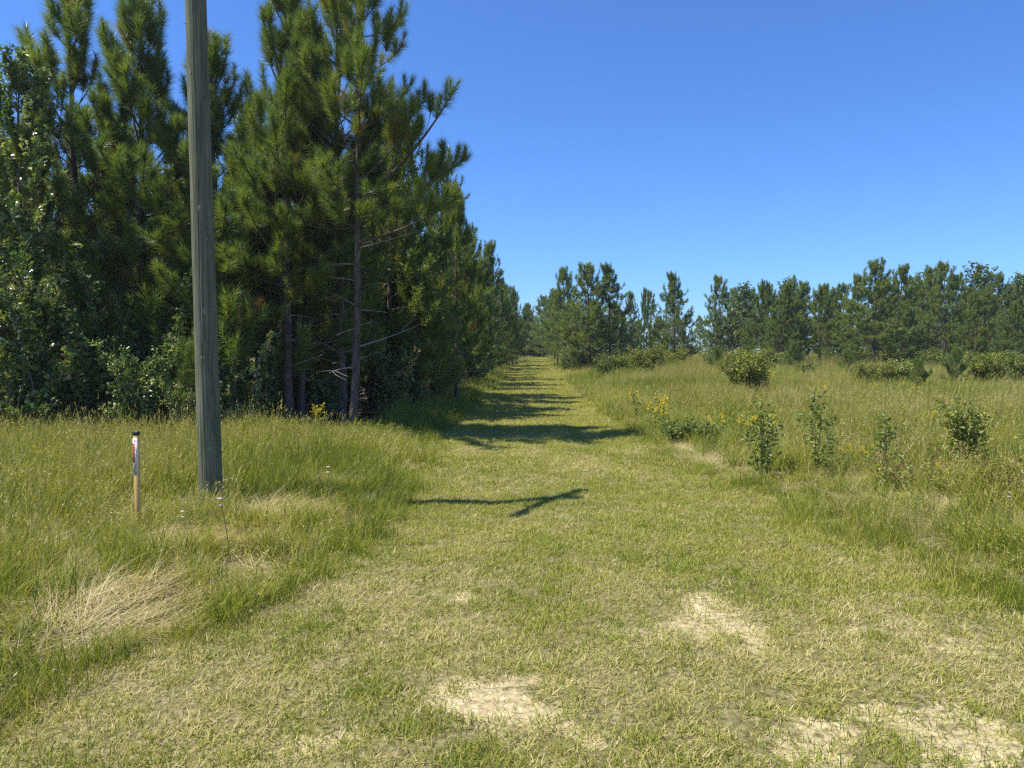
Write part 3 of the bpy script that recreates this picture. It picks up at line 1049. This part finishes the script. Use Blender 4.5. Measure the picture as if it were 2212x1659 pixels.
plant(oak_kit, 'oak_tree', 'dark round crowned tree standing above the belt pines', 'tree', px(2112, 70), 70, 4, 1.04)
plant(oak_kit, 'oak_tree', 'dark ragged tree showing between the two tallest belt pines', 'tree', px(1975, 70), 70, 1, .94)
plant(oak_kit, 'oak_tree', 'dark leafy tree at the far end of the belt', 'tree', px(2205, 66), 66, 3, .90)


# ------------------------------------------------------------------ shrubs and weeds
def bush(seed, H, spread, nst, leaf, per_m, tint, mat, star=False, levels=2, upright=.5, wmat=None):
    rng = np.random.default_rng(seed)
    sh, wd = [], []
    for i in range(nst):
        az = rng.random() * 6.283
        r0 = .12 * spread * math.sqrt(rng.random())
        p0 = np.array([r0 * math.cos(az), r0 * math.sin(az), -.05])
        hh = H * rng.uniform(.5, 1.05) * (1.12 if rng.random() < .15 else 1)
        tilt = rng.random() ** .7 * spread / H * .95
        e0 = math.atan2(1, tilt)
        P = arc(p0, az + rng.normal(0, .3), min(e0 + .25, 1.55), e0 - .1 * (1 - upright), hh * math.sqrt(1 + .5 * tilt * tilt), 7, rng, .10)
        wd.append((P, .006 + .006 * H))
        sh.append((resample(P, np.linspace(.4, 1, 4)), hh * .6, 1))
        for u in np.linspace(.18, .96, max(4, int(hh * 7))):
            q = resample(P, np.array([u]))[0]
            l = (.14 + .34 * H * (1 - u) * .5) * rng.uniform(.7, 1.3)
            w = arc(q, rng.random() * 6.283, R(rng.normal(25, 20)), R(rng.normal(45, 20)), l, 4, rng, .12)
            wd.append((w, .004))
            sh.append((w, l, 1))
            if levels > 1 and l > .2:
                for _ in range(2):
                    q3 = resample(w, np.array([rng.uniform(.3, .8)]))[0]
                    w3 = arc(q3, rng.random() * 6.283, R(rng.normal(20, 25)), R(rng.normal(40, 20)), l * .6, 4, rng, .12)
                    sh.append((w3, l * .6, 1))
    mb = MB()
    for P, r in wd:
        mb.tube(P, np.linspace(r, .003, len(P)), 4)
    return [('stems', mb.mesh('stems', wmat or M_gumbark, True)), ('foliage', leaves_on(sh, rng, per_m, leaf, tint, mat, star))]


und = [bush(70, 2.6, 1.7, 13, (.065, .12), 38, (.45, .14), M_gum, True), bush(71, 2.0, 1.5, 14, (.05, .09), 52, (.55, .14), M_gum, False), bush(72, 3.4, 1.5, 12, (.065, .12), 38, (.42, .14), M_gum, True)]
for dx, d, v, s, lab in [(95, 13.1, 2, .95, 'dark glossy sweetgum shrub at the foot of the tall sweetgum'),
                         (185, 13.4, 0, 1.0, 'star leaved shrub between the tall sweetgum and the marker post'),
                         (15, 12.9, 0, .58, 'low pale leaved bush in front of the tall sweetgum'),
                         (300, 13.0, 1, .88, 'round leaved shining shrub beyond the marker post'),
                         (345, 13.7, 2, .80, 'tall dark vine covered shrub behind the shining shrub'),
                         (250, 13.9, 2, .9, 'leafy shrub rising behind the star leaved shrub'),
                         (395, 12.9, 1, .5, 'small reddish leaved bush beside the utility pole'),
                         (515, 13.6, 0, .85, 'shining shrub in the gap between the utility pole and the thin pines'),
                         (560, 14.3, 2, .72, 'dark shrub behind the slim pine trunks'),
                         (-40, 13.5, 2, 1.0, 'dark leafy shrub at the outer end of the stand'),
                         (50, 13.3, 1, .9, 'round leaved shrub pressed against the tall sweetgum'),
                         (692, 15.4, 0, .75, 'shaded shrub behind the corner pine trunk'),
                         (850, 17.4, 1, .9, 'low shaded shrub past the corner pine')]:
    plant(und[v], 'shrub', lab, 'shrub', px(dx, d), d, rg.random() * 6.28, s)
for i in range(44):
    Y = 15.6 + rg.random() * 7
    plant(und[rg.integers(0, 3)], 'shrub', 'shaded undergrowth shrub deep among the pine trunks', 'shrub', rg.uniform(-19, -2.6), Y + .6, rg.random() * 6.28, rg.uniform(.7, 1.1), 'undergrowth among the pines')
for i in range(34):
    Y = 18 + 2.2 * i + rg.normal(0, .6)
    plant(und[rg.integers(0, 3)], 'shrub', 'dark shrub under the pines along the lane', 'shrub', -3.3 + .029 * Y + rg.normal(0, .4), Y, rg.random() * 6.28, rg.uniform(.5, .85), 'shrubs under the lane pines')

mb_ = [bush(80, 1.3, 1.05, 34, (.05, .085), 62, (.62, .22), M_shrub, upright=1), bush(81, 1.3, .95, 28, (.05, .085), 56, (.42, .22), M_shrub, upright=1), bush(82, 1.2, 1.0, 24, (.07, .11), 34, (.50, .2), M_sap, upright=.8)]
for dx, by, w, h, v, lab in [(1615, 848, 115, 68, 0, 'rounded yellow green bush alone in the middle of the meadow'),
                             (1392, 812, 74, 52, 0, 'yellow green bush in front of the narrow young pine'),
                             (1308, 812, 50, 38, 1, 'brownish green bush at the foot of the broad meadow pines'),
                             (1448, 795, 60, 36, 1, 'low dull bush below the rounded lone pine'),
                             (1540, 800, 50, 34, 1, 'pale bush toward the sky gap'),
                             (1865, 832, 70, 34, 0, 'yellow flowering bush below the tallest belt pine'),
                             (1905, 832, 60, 36, 0, 'second yellow flowering bush touching the grey leaved one'),
                             (1950, 828, 80, 46, 2, 'grey green leafy bush beside the yellow flowering bushes'),
                             (2140, 832, 90, 56, 0, 'large yellow green bush before the thin crowned pine'),
                             (2200, 835, 70, 56, 1, 'dark green bush at the outer end of the meadow'),
                             (1480, 790, 50, 30, 0, 'small yellow green bush near the lone pine'),
                             (1225, 798, 34, 30, 1, 'soft green bush on the lane verge before the slender dark pine'),
                             (1255, 800, 34, 30, 0, 'light green bush on the lane verge beside the broad pine'),
                             (1165, 772, 60, 44, 2, 'grey leaved bush at the far bend of the lane'),
                             (1740, 812, 50, 26, 1, 'low dark bush under the twin topped pine')]:
    s_ = 1024 / 2212
    d = F_PX * (CAM_Z - .35) / max(by * s_ - HORIZON, 6.5)
    if dx == 1165:
        d = 100
    kw = 1.6 * w * s_ / F_PX * d / [2.1, 1.8, 2.0][v]
    kh = 1.1 * (h * s_ / F_PX * d + .35) / 1.3
    plant(mb_[v], 'bush', lab, 'bush', px(dx, d), d, rg.random() * 6.28, (kw, kw, kh))
for i in range(46):
    d = rg.uniform(43, 56)
    dx = rg.uniform(1530, 2330) if i > 8 else rg.uniform(1200, 1520)
    q = rg.uniform(.8, 1.3)
    plant(mb_[rg.integers(0, 3)] if i % 3 else YOUNG[i % 2], 'shrub' if i % 3 else 'pine_sapling', 'low green growth along the foot of the far pines', 'shrub' if i % 3 else 'sapling', px(dx, d), d, rg.random() * 6.28, (q * 1.5, q * 1.5, q) if i % 3 else q * .6, 'shrubs at the foot of the far pines')
for dx, by, hh, lab in [(2065, 835, 70, 'young pine sapling bush between two yellow bushes'), (1830, 815, 50, 'small pine sapling below the belt pines'), (1880, 800, 40, 'young light green pine before the tallest belt pine'), (1985, 845, 60, 'young pine at the meadow edge near the grey leaved bush'), (1660, 800, 40, 'small pine sapling under the bushy belt pine')]:
    s_ = 1024 / 2212
    d = F_PX * (CAM_Z - .3) / (by * s_ - HORIZON)
    plant(YOUNG[rg.integers(0, 2)], 'pine_sapling', lab, 'sapling', px(dx, d), d, rg.random() * 6.28, (hh * s_ / F_PX * d + .3) / 2.6)

for dx, d, s, lab in [(262, 14.2, 1.35, 'young pine with long bright tufts hanging over the dark shrubs beyond the marker post'), (405, 13.2, .62, 'small bright young pine tight beside the utility pole'),
                      (215, 14.0, 1.2, 'young pine rising out of the shrubs beside the tall sweetgum'), (500, 14.2, 1.3, 'young pine in the gap just past the utility pole'), (905, 19.0, 1.2, 'young pine behind the feathery dog fennel'),
                      (585, 15.0, 1.5, 'young pine crowding the slim pine from behind'), (690, 16.0, 1.5, 'young pine hidden behind the thin pine trunks')]:
    plant(YOUNG[rg.integers(0, 2)], 'pine_sapling', lab, 'sapling', px(dx, d), d, rg.random() * 6.28, s)

for i in range(9):
    plant(mb_[rg.integers(0, 3)], 'shrub', 'pale shrub closing the far end of the lane', 'shrub', -1.5 + 1.1 * i + rg.normal(0, .3), 111 + rg.normal(0, .6), rg.random() * 6.28, (2.2, 2.2, rg.uniform(1.2, 2.2)), 'shrubs at the lane end')

# saplings in the near meadow
sapk = [bush(90, 1.15, .65, 7, (.05, .085), 30, (.45, .2), M_sap, levels=1, upright=1, wmat=M_stem),
        bush(91, 1.2, .22, 3, (.045, .075), 34, (.35, .18), M_sap, levels=1, upright=1, wmat=M_stem),
        bush(92, 1.1, .40, 4, (.05, .085), 28, (.55, .18), M_sap, levels=1, upright=1, wmat=M_stem),
        bush(93, 1.1, .55, 24, (.045, .07), 54, (.70, .18), M_sap, levels=1, upright=1, wmat=M_stem),
        bush(94, .6, .5, 8, (.04, .07), 36, (.75, .25), M_sap, levels=1, wmat=M_stem)]
for dx, d, v, s, lab in [(1655, 9.3, 0, .95, 'dark leaved sapling with wide side shoots beside a goldenrod'),
                         (1768, 9.2, 1, 1.08, 'tall thin sapling with a leafy single spire'),
                         (1800, 8.9, 1, .66, 'shorter dark sapling close to the tall thin one'),
                         (1910, 9.0, 2, .98, 'open sapling with pale shining round leaves'),
                         (2092, 9.0, 3, 1.0, 'dense yellow green leafy sapling bush in the meadow'),
                         (2045, 8.8, 4, .95, 'low yellow green bush at the foot of the dense sapling'),
                         (1935, 8.1, 4, .85, 'low reddish weed below the open sapling'),
                         (2165, 7.6, 4, .95, 'low reddish yellow weed nearest the meadow edge'),
                         (2040, 7.7, 4, .6, 'small dark weed in front of the dense sapling')]:
    plant(sapk[v], 'sapling' if v < 4 else 'weed', lab, 'sapling' if v < 4 else 'weed', px(dx, d), d, rg.random() * 6.28, (s * .88, s * .88, s * .86))
WEED = [bush(110 + i, H_, sp_, n_, lf_, pm_, tn_, M_sap, levels=1)[1][1] for i, (H_, sp_, n_, lf_, pm_, tn_) in enumerate(
    [(.45, .3, 4, (.03, .06), 26, (.35, .2)), (.6, .25, 3, (.03, .055), 30, (.60, .2)), (.5, .35, 4, (.03, .05), 24, (.85, .15)), (.4, .4, 5, (.04, .07), 24, (.25, .15))])]
wc = bpy.data.collections.new('weeds')
for i, me_ in enumerate(WEED):
    wc.objects.link(bpy.data.objects.new('weeds_%02d' % i, me_))
SRC['weeds'] = wc
rg3 = np.random.default_rng(21)
x, y, g = gather(rg3, [(4, 14, 2.6, .9), (14, 34, 1.0, 1.1)])
e = edge_in(x, y)
k_ = (e < -.9) & (stand(x, y) < .3) & (fbm(x, y, 1.8, 130) + rg3.normal(0, .08, len(x)) > np.where(x < 0, .55, .44))
x, y, g = x[k_], y[k_], g[k_]
s_ = g * rg3.uniform(.6, 1.15, len(x))
finish('meadow_weeds', 'weeds', rg3, x, y, rg3.integers(0, 4, len(x)), s_, s_, rg3.normal(0, .06, len(x)))
# broad clump of dark narrow leaves beside the goldenrods near the lane
rg2 = np.random.default_rng(8)
dk = [bush(95, .55, .6, 34, (.05, .09), 34, (.25, .15), M_sap, levels=1, wmat=M_stem)]
plant(dk[0], 'weed_clump', 'dark narrow leaved weed clump below the tallest meadow goldenrods', 'weed', px(1470, 13.2), 13.2, 0, (.95, .95, .7))
plant(dk[0], 'weed_clump', 'grey green weed clump beside the dark narrow leaved clump', 'weed', px(1530, 12.9), 12.9, 2, (.8, .8, .6))


def fennel(seed, H):
    rng = np.random.default_rng(seed)
    sk = dict(rng=rng, sh=[])
    P = arc(np.zeros(3), 0, 1.5, 1.35, H, 6, rng, .2)
    mb = MB()
    mb.tube(P, np.linspace(.012, .004, 6), 5)
    for u in np.linspace(.2, .98, 34):
        q = resample(P, np.array([u]))[0]
        l = H * .30 * (1.05 - u) * rng.uniform(.7, 1.2) + .08
        w = arc(q, rng.random() * 6.283, R(40), R(-5), l, 4, rng, .1)
        mb.tube(w, .003, 3)
        sk['sh'].append((w, l, l))
    c = needle_mesh(sk, 150, .008, (.03, .07))
    c.materials.clear()
    c.materials.append(M_fennel)
    return [('stem', mb.mesh('stem', M_stem, True)), ('foliage', c)]


plant(fennel(5, 2.0), 'dog_fennel', 'feathery bright green dog fennel lit against the dark pines', 'weed', px(938, 19.0), 19.0, 0, 1.0)


def goldenrod(seed, H, heads):
    rng = np.random.default_rng(seed)
    st, fl, pl, sh = MB(), [], [], []
    for h in range(heads):
        P = arc(np.array([rng.normal(0, .04), rng.normal(0, .04), -.02]), rng.random() * 6.28, 1.5, 1.2, H * rng.uniform(.75, 1.0), 6, rng, .1)
        st.tube(P, np.linspace(.006, .003, 6), 4)
        sh.append((resample(P, np.linspace(.25, .85, 4)), H * .6, 1))
        for u in np.linspace(.74, 1.0, 9):
            q = resample(P, np.array([u]))[0]
            w = arc(q, rng.random() * 6.283, R(45), R(-20), (.05 + .16 * (1.02 - u) * 2) * H / 1.0, 5, rng, .1)
            n = 24
            c = resample(w, rng.random(n)) + rng.normal(0, .006, (n, 3)) + np.array([0, 0, .006])
            e1, e2 = rng.normal(0, .0062, (n, 3)), rng.normal(0, .0062, (n, 3))
            pl.append(np.stack([c - e1, c - e2, c + e1, c + e2], 1))
    V = np.concatenate(pl)
    f = MB()
    f.add(V, None, np.arange(len(V) * 4).reshape(-1, 4), np.repeat(rng.random(len(V)), 4))
    return [('stems', st.mesh('stems', M_stem, True)), ('foliage', leaves_on(sh, rng, 40, (.05, .09), (.3, .1), M_sap, False)), ('flower_plumes', f.mesh('flower_plumes', M_yellow))]


gr = [goldenrod(1, 1.0, 3), goldenrod(2, .9, 5), goldenrod(3, 1.0, 2)]
for dx, ty, d, v, lab in [(165, 870, 13.2, 0, 'arching goldenrod before the dark star leaved shrub'), (238, 874, 13.3, 2, 'small goldenrod between the shrubs beyond the marker post'),
                          (30, 876, 13.0, 2, 'goldenrod below the low pale leaved bush'), (592, 896, 12.6, 1, 'upright goldenrod at the foot of the slim pine'),
                          (680, 872, 13.2, 0, 'brightest goldenrod between the thin pines and the corner pine'), (702, 890, 13.0, 2, 'goldenrod right against the brightest one near the corner pine'),
                          (640, 925, 12.2, 2, 'short goldenrod in the grass before the thin pines'), (765, 905, 13.0, 2, 'goldenrod tip at the foot of the corner pine'),
                          (1372, 838, 16.5, 2, 'wide goldenrod clump nearest the lane in the meadow'), (1440, 850, 14.2, 0, 'tallest goldenrod above the dark weed clump'),
                          (1402, 868, 14.0, 2, 'goldenrod leaning over the edge of the dark weed clump'), (1432, 876, 13.5, 2, 'dense goldenrod within the dark weed clump'),
                          (1555, 893, 11.5, 2, 'small goldenrod past the grey green weed clump'), (1600, 895, 11.3, 2, 'goldenrod beside the dark leaved sapling'),
                          (1672, 893, 10.2, 2, 'goldenrod behind the dark leaved sapling'), (1840, 960, 9.3, 2, 'low goldenrod between the thin sapling and the open sapling'),
                          (1885, 962, 9.2, 2, 'low goldenrod touching the open sapling'), (2040, 1020, 8.0, 2, 'little goldenrod in front of the dense sapling bush'),
                          (2010, 888, 13.0, 0, 'thin goldenrod standing behind the dense sapling bush')]:
    zt = CAM_Z - (ty * 1024 / 2212 - HORIZON) / F_PX * d
    x_ = px(dx, d)
    plant(gr[v], 'goldenrod', lab, 'goldenrod', x_, d, rg.random() * 6.28, max(.35, zt - float(ground_z(x_, d))) / [.96, .88, .94][v])
for i in range(18):
    d = rg.uniform(19, 34)
    dx = rg.uniform(1640, 2260)
    plant(gr[rg.integers(0, 3)], 'goldenrod', 'distant goldenrod dotting the back of the meadow', 'goldenrod', px(dx, d), d, rg.random() * 6.28, rg.uniform(.6, .85), 'goldenrods at the back of the meadow')


def daisy(seed):
    rng = np.random.default_rng(seed)
    s, fs = MB(), []
    for k in range(2):
        f = MB()
        P = arc(np.array([.05 * k, .02 * k, -.02]), rng.random() * 6, 1.5, 1.3, .46 + .05 * k, 5, rng, .1)
        s.tube(P, .002, 3)
        for j in range(7):
            a = j * 6.283 / 7
            d1 = np.array([math.cos(a), math.sin(a), .25]) * .022
            d2 = np.array([-math.sin(a), math.cos(a), 0]) * .008
            c = P[-1]
            f.add([c, c + d1 * .6 - d2, c + d1, c + d1 * .6 + d2], None, [(0, 1, 2, 3)], .4)
        fs.append(('flower', f.mesh('flower', M_pink)))
    return [('stem', s.mesh('stem', M_stem))] + fs


dz = daisy(4)
for dx, ty, d, lab in [(490, 1128 * .97, 5.6, 'pale pink wildflower pair in the tall grass near the marker post'), (405, 1130, 5.5, 'pink wildflower pair in front of the marker post'),
                       (720, 1022, 7.2, 'pale wildflower in the tall grass past the utility pole'), (2200, 1100, 6.2, 'tiny pale wildflower at the outer meadow edge')]:
    zt = CAM_Z - (ty * 1024 / 2212 - HORIZON) / F_PX * d
    plant(dz, 'wildflower', lab, 'wildflower', px(dx, d), d, rg.random() * 6.28, max(.3, zt / .48))


# ------------------------------------------------------------------ utility pole
def pole_mat():
    m, n, l, out = new_mat('weathered_pole_wood')
    p = n.new('ShaderNodeBsdfPrincipled')
    p.inputs['Roughness'].default_value = .85
    p.inputs['Specular IOR Level'].default_value = .2
    tc = n.new('ShaderNodeTexCoord')

    def nz(sc, det, rough=.6):
        mp = n.new('ShaderNodeMapping')
        mp.inputs['Scale'].default_value = sc
        l.new(tc.outputs['Object'], mp.inputs[0])
        t = n.new('ShaderNodeTexNoise')
        t.inputs['Scale'].default_value = 1
        t.inputs['Detail'].default_value = det
        t.inputs['Roughness'].default_value = rough
        l.new(mp.outputs[0], t.inputs['Vector'])
        return t
    fine = nz((70, 70, 1.6), 6, .7)
    r1 = ramp(n, [(.28, (.056, .060, .038)), (.5, (.132, .138, .094)), (.72, (.245, .245, .175))])
    l.new(fine.outputs['Fac'], r1.inputs[0])
    r2 = ramp(n, [(.30, (.58, .64, .55)), (.5, (.95, .97, .90)), (.70, (1.22, 1.14, 1.05))])
    l.new(nz((11, 11, 1.6), 5).outputs['Fac'], r2.inputs[0])
    mx = n.new('ShaderNodeMix')
    mx.data_type = 'RGBA'
    mx.blend_type = 'MULTIPLY'
    mx.inputs['Factor'].default_value = 1
    l.new(r1.outputs[0], mx.inputs['A'])
    l.new(r2.outputs[0], mx.inputs['B'])
    l.new(mx.outputs['Result'], p.inputs['Base Color'])
    bp = n.new('ShaderNodeBump')
    bp.inputs['Strength'].default_value = .6
    bp.inputs['Distance'].default_value = .006
    l.new(fine.outputs['Fac'], bp.inputs['Height'])
    l.new(bp.outputs[0], p.inputs['Normal'])
    l.new(p.outputs[0], out.inputs[0])
    return m


M_pole = pole_mat()
M_knot = solid_mat('grey_knot_wood', (.15, .155, .125), .9, (.22, .22, .185), (40, 40, 40), .3, 2)
M_steel = solid_mat('galvanised_steel', (.35, .35, .34), .45)
M_rust = solid_mat('rusty_nail', (.06, .04, .03), .8)
M_glaze = solid_mat('brown_glaze', (.10, .045, .03), .2, spec=.6)
PX, PY = px(451, 7.6), 7.6
PH = 6.9
pole = thing('utility_pole', 'weathered grey green wooden utility pole with long cracks and a crossarm', 'utility pole', (PX, PY, float(ground_z(PX, PY)) - .05))
pole.rotation_euler = (0, R(-.75), 0)
pb = MB()
K, NZ = 150, 120
th = np.arange(K) * 2 * math.pi / K
rng = np.random.default_rng(3)
zz = np.linspace(-.3, PH, NZ)
rad = np.interp(zz, [0, .5, PH], [.120, .116, .095])
RR = np.tile(rad[:, None], (1, K))
for k in range(13):
    a0 = rng.random() * 6.283 if k > 2 else [3.55, 4.75, 5.45][k]
    z0, z1 = sorted(rng.uniform(-.3, PH, 2)) if k > 2 else (-.3, PH)
    dep = ((.018, .006, .005)[k] if k < 3 else rng.uniform(.0012, .0045))
    ac = a0 + .05 * np.sin(zz * rng.uniform(.5, 2) + k) + np.cumsum(rng.normal(0, .006, NZ))
    q = (th[None] - ac[:, None] + math.pi) % (2 * math.pi) - math.pi
    RR -= dep * np.exp(-(q / (.05 if k < 1 else .024)) ** 2) * (smooth(z0 - .2, z0 + .2, zz) * smooth(z1 + .2, z1 - .2, zz))[:, None]
RR += .0025 * (noise(th[None] * 3 + 0 * zz[:, None], zz[:, None] + 0 * th[None], .35) - .5) * 2
V = np.stack([RR * np.cos(th), RR * np.sin(th), np.tile(zz[:, None], (1, K))], -1).reshape(-1, 3)
ii = np.arange(NZ - 1)[:, None] * K
jj = np.arange(K)[None]
V = np.vstack([V, [[0, 0, PH + .02]]])
pb.add(V, [((NZ - 1) * K + i, (NZ - 1) * K + (i + 1) % K, NZ * K) for i in range(K)], np.stack([ii + jj, ii + (jj + 1) % K, ii + K + (jj + 1) % K, ii + K + jj], -1).reshape(-1, 4))
link('shaft', pb.mesh('shaft', M_pole, True), pole)
for ang, z, w_, h_ in [(-62, .62, .020, .045), (-70, 2.02, .018, .036), (-78, 3.05, .020, .04), (-92, 1.55, .012, .022), (-110, 4.4, .013, .03), (-50, 2.75, .014, .022)]:
    kb = MB()
    c = R(ang)
    r = float(np.interp(z, zz, rad))
    n_ = np.array([math.cos(c), math.sin(c), 0])
    s_ = np.array([-math.sin(c), math.cos(c), 0])
    ring = [[n_ * (r - .004 + hgt) + s_ * w_ * f * math.cos(t) + np.array([0, 0, z + h_ * f * math.sin(t)]) for t in np.arange(14) * 2 * math.pi / 14] for f, hgt in ((1, 0), (.8, .005), (.35, .0065))]
    Vk = np.array(ring).reshape(-1, 3)
    Vk = np.vstack([Vk, [n_ * (r + .001) + np.array([0, 0, z])]])
    q = [(a * 14 + i, a * 14 + (i + 1) % 14, (a + 1) * 14 + (i + 1) % 14, (a + 1) * 14 + i) for a in range(2) for i in range(14)]
    kb.add(Vk, [(28 + i, 28 + (i + 1) % 14, 42) for i in range(14)], q)
    link('knot', kb.mesh('knot', M_knot, True), pole)
for ang, z in ((-168, 2.62), (-165, 3.5), (-40, 4.15), (-150, 1.9), (-160, 4.9)):
    nb_ = MB()
    r = float(np.interp(z, zz, rad))
    n_ = np.array([math.cos(R(ang)), math.sin(R(ang)), 0])
    nb_.tube([n_ * (r - .02) + (0, 0, z), n_ * (r + .012) + (0, 0, z + .002), n_ * (r + .0121) + (0, 0, z + .002), n_ * (r + .016) + (0, 0, z + .002)], [.003, .003, .007, .007], 8, cap=True)
    link('nail', nb_.mesh('nail', M_rust, True), pole)
arm = MB()
arm.box((0, 0, 0), (1.62, .09, .115), .008)
ao = link('crossarm', arm.mesh('crossarm', M_pole), pole, (.09, -.10, 6.18), math.atan2(1.32, .85))
for u_ in (-.7, .7):
    ib = MB()
    pz = np.array([0, .02, .05, .06, .09, .10, .13, .15])
    pr_ = np.array([.012, .012, .035, .05, .03, .045, .03, .012])
    ib.tube(np.stack([0 * pz, 0 * pz, pz], -1), pr_, 12, cap=True)
    link('insulator', ib.mesh('insulator', M_glaze, True), ao, (u_, 0, .058))
for sg in (-1, 1):
    sb = MB()
    sb.tube([(sg * .55, -.055, -.05), (0, -.04, -.55)], .012, 6)
    link('brace', sb.mesh('brace', M_steel), ao)

# ------------------------------------------------------------------ fibre optic marker post
MX, MY = px(291, 6.4), 6.4
M_tan = solid_mat('tan_plastic', (.58, .35, .13), .5, (.64, .40, .17), (3, 3, 3), spec=.3)
M_cap = solid_mat('black_plastic', (.03, .03, .033), .45, spec=.4)
M_stk = solid_mat('white_sticker', (.74, .74, .72), .4)
M_org = solid_mat('orange_band', (.80, .13, .045), .45)
M_ink = solid_mat('black_ink', (.02, .02, .02), .9, spec=.05)
M_grn = solid_mat('green_ink', (.08, .20, .05), .9, spec=.05)
mk = thing('marker_post', 'tan cable marker post with a black cap and a white and orange warning sticker', 'marker post', (MX, MY, float(ground_z(MX, MY)) - .05), R(-14))
PW, PD, PT = .056, .032, .90
bx = MB()
bx.box((0, 0, PT / 2 - .1), (PW, PD, PT + .2), .012)
link('post', bx.mesh('post', M_tan), mk)
bx = MB()
bx.box((0, 0, PT + .012), (PW + .004, PD + .004, .036), .005)
link('cap', bx.mesh('cap', M_cap), mk)
ST, SB = PT - .032, PT - .352
yf = -PD / 2


def plate(name, x0, x1, z0, z1, y, mat, parent, t=.0012):
    q = MB()
    q.box(((x0 + x1) / 2, y, (z0 + z1) / 2), (x1 - x0, t, z1 - z0))
    return link(name, q.mesh(name, mat), parent)


stk = plate('sticker', -PW / 2 + .006, PW / 2 - .006, SB, ST, yf - .0008, M_stk, mk)
plate('side_sticker', 0, 0, 0, 0, 0, M_stk, mk) if False else None
yo = yf - .0020
plate('orange_band', -PW / 2 + .0065, -PW / 2 + .0215, PT - .245, PT - .075, yo, M_org, stk)


def words_mesh(name, lines, size, y, mat, parent):
    cu = bpy.data.curves.new(name, 'FONT')
    out = MB()
    dg = None
    for txt, x, z, sz in lines:
        cu.body = txt
        cu.size = sz
        cu.align_x = 'CENTER'
        cu.align_y = 'CENTER'
        cu.offset = sz * .02
        o = bpy.data.objects.new('lettering_source', cu)
        COL.objects.link(o)
        dg = bpy.context.evaluated_depsgraph_get()
        me = o.evaluated_get(dg).to_mesh()
        me.calc_loop_triangles()
        n = len(me.vertices)
        c = np.zeros(n * 3)
        me.vertices.foreach_get('co', c)
        c = c.reshape(-1, 3)
        tr = np.array([t.vertices[:] for t in me.loop_triangles]).reshape(-1, 3)
        out.add(np.stack([c[:, 0] + x, np.full(n, y), c[:, 1] + z], -1), tr)
        o.evaluated_get(dg).to_mesh_clear()
        bpy.data.objects.remove(o)
    bpy.data.curves.remove(cu)
    return link(name, out.mesh(name, mat), parent)


ls = [(c, -PW / 2 + .014, PT - .088 - i * .0240, .021) for i, c in enumerate('WARNING')]
ls += [(c, -.0005, PT - .080 - i * .0148, .0155) for i, c in enumerate('FIBER OPTIC') if c != ' ']
ls += [(c, .0145, PT - .118 - i * .0160, .0155) for i, c in enumerate('CABLE')]
words_mesh('lettering', ls, .02, yo - .0012, M_ink, stk)
rb = MB()
t_ = np.arange(21) * 2 * math.pi / 20
cz = PT - .053
ro, ri = .0125, .0105
Vr = np.concatenate([np.stack([rr_ * np.cos(t_), 0 * t_ + yo - .0008, cz + rr_ * np.sin(t_)], -1) for rr_ in (ro, ri)])
rb.add(Vr, None, [(i, i + 1, 22 + i, 21 + i) for i in range(20)])
a_ = R(135)
for dx0, dx1, wln in ((-.0115, .0115, .0011),):
    d_ = np.array([math.cos(a_), 0, math.sin(a_)])
    s_ = np.array([-math.sin(a_), 0, math.cos(a_)])
    c_ = np.array([0, yo - .0009, cz])
    rb.add([c_ + d_ * dx0 - s_ * wln, c_ + d_ * dx1 - s_ * wln, c_ + d_ * dx1 + s_ * wln, c_ + d_ * dx0 + s_ * wln], None, [(0, 1, 2, 3)])
for bx0, bz0, w_, h_ in ((-.001, .003, .004, .004), (-.003, -.003, .007, .005), (.003, .0, .002, .009)):
    c_ = np.array([bx0, yo - .0007, cz + bz0])
    rb.add([c_ + (-w_ / 2, 0, -h_ / 2), c_ + (w_ / 2, 0, -h_ / 2), c_ + (w_ / 2, 0, h_ / 2), c_ + (-w_ / 2, 0, h_ / 2)], None, [(0, 1, 2, 3)])
link('no_digging_symbol', rb.mesh('no_digging_symbol', M_ink), stk)
sg_ = MB()
sz_ = PT - .283
pts = [(-.011, .012), (.011, .012), (.011, -.006), (0, -.013), (-.011, -.006)]
sg_.add([(a, yo - .0006, sz_ + b) for a, b in pts] + [(0, yo - .0006, sz_)], [((i + 1) % 5, i, 5) for i in range(5)])
link('shield_emblem', sg_.mesh('shield_emblem', M_grn), stk)
sl = MB()
for i, zq in enumerate((.304, .310, .322, .327, .332, .337, .262, .256)):
    wv = .030 - .004 * (i % 3)
    sl.add([(-wv / 2, yo - .0006, PT - zq - .001), (wv / 2, yo - .0006, PT - zq - .001), (wv / 2, yo - .0006, PT - zq + .001), (-wv / 2, yo - .0006, PT - zq + .001)], None, [(0, 1, 2, 3)])
link('fine_print', sl.mesh('fine_print', M_ink), stk)
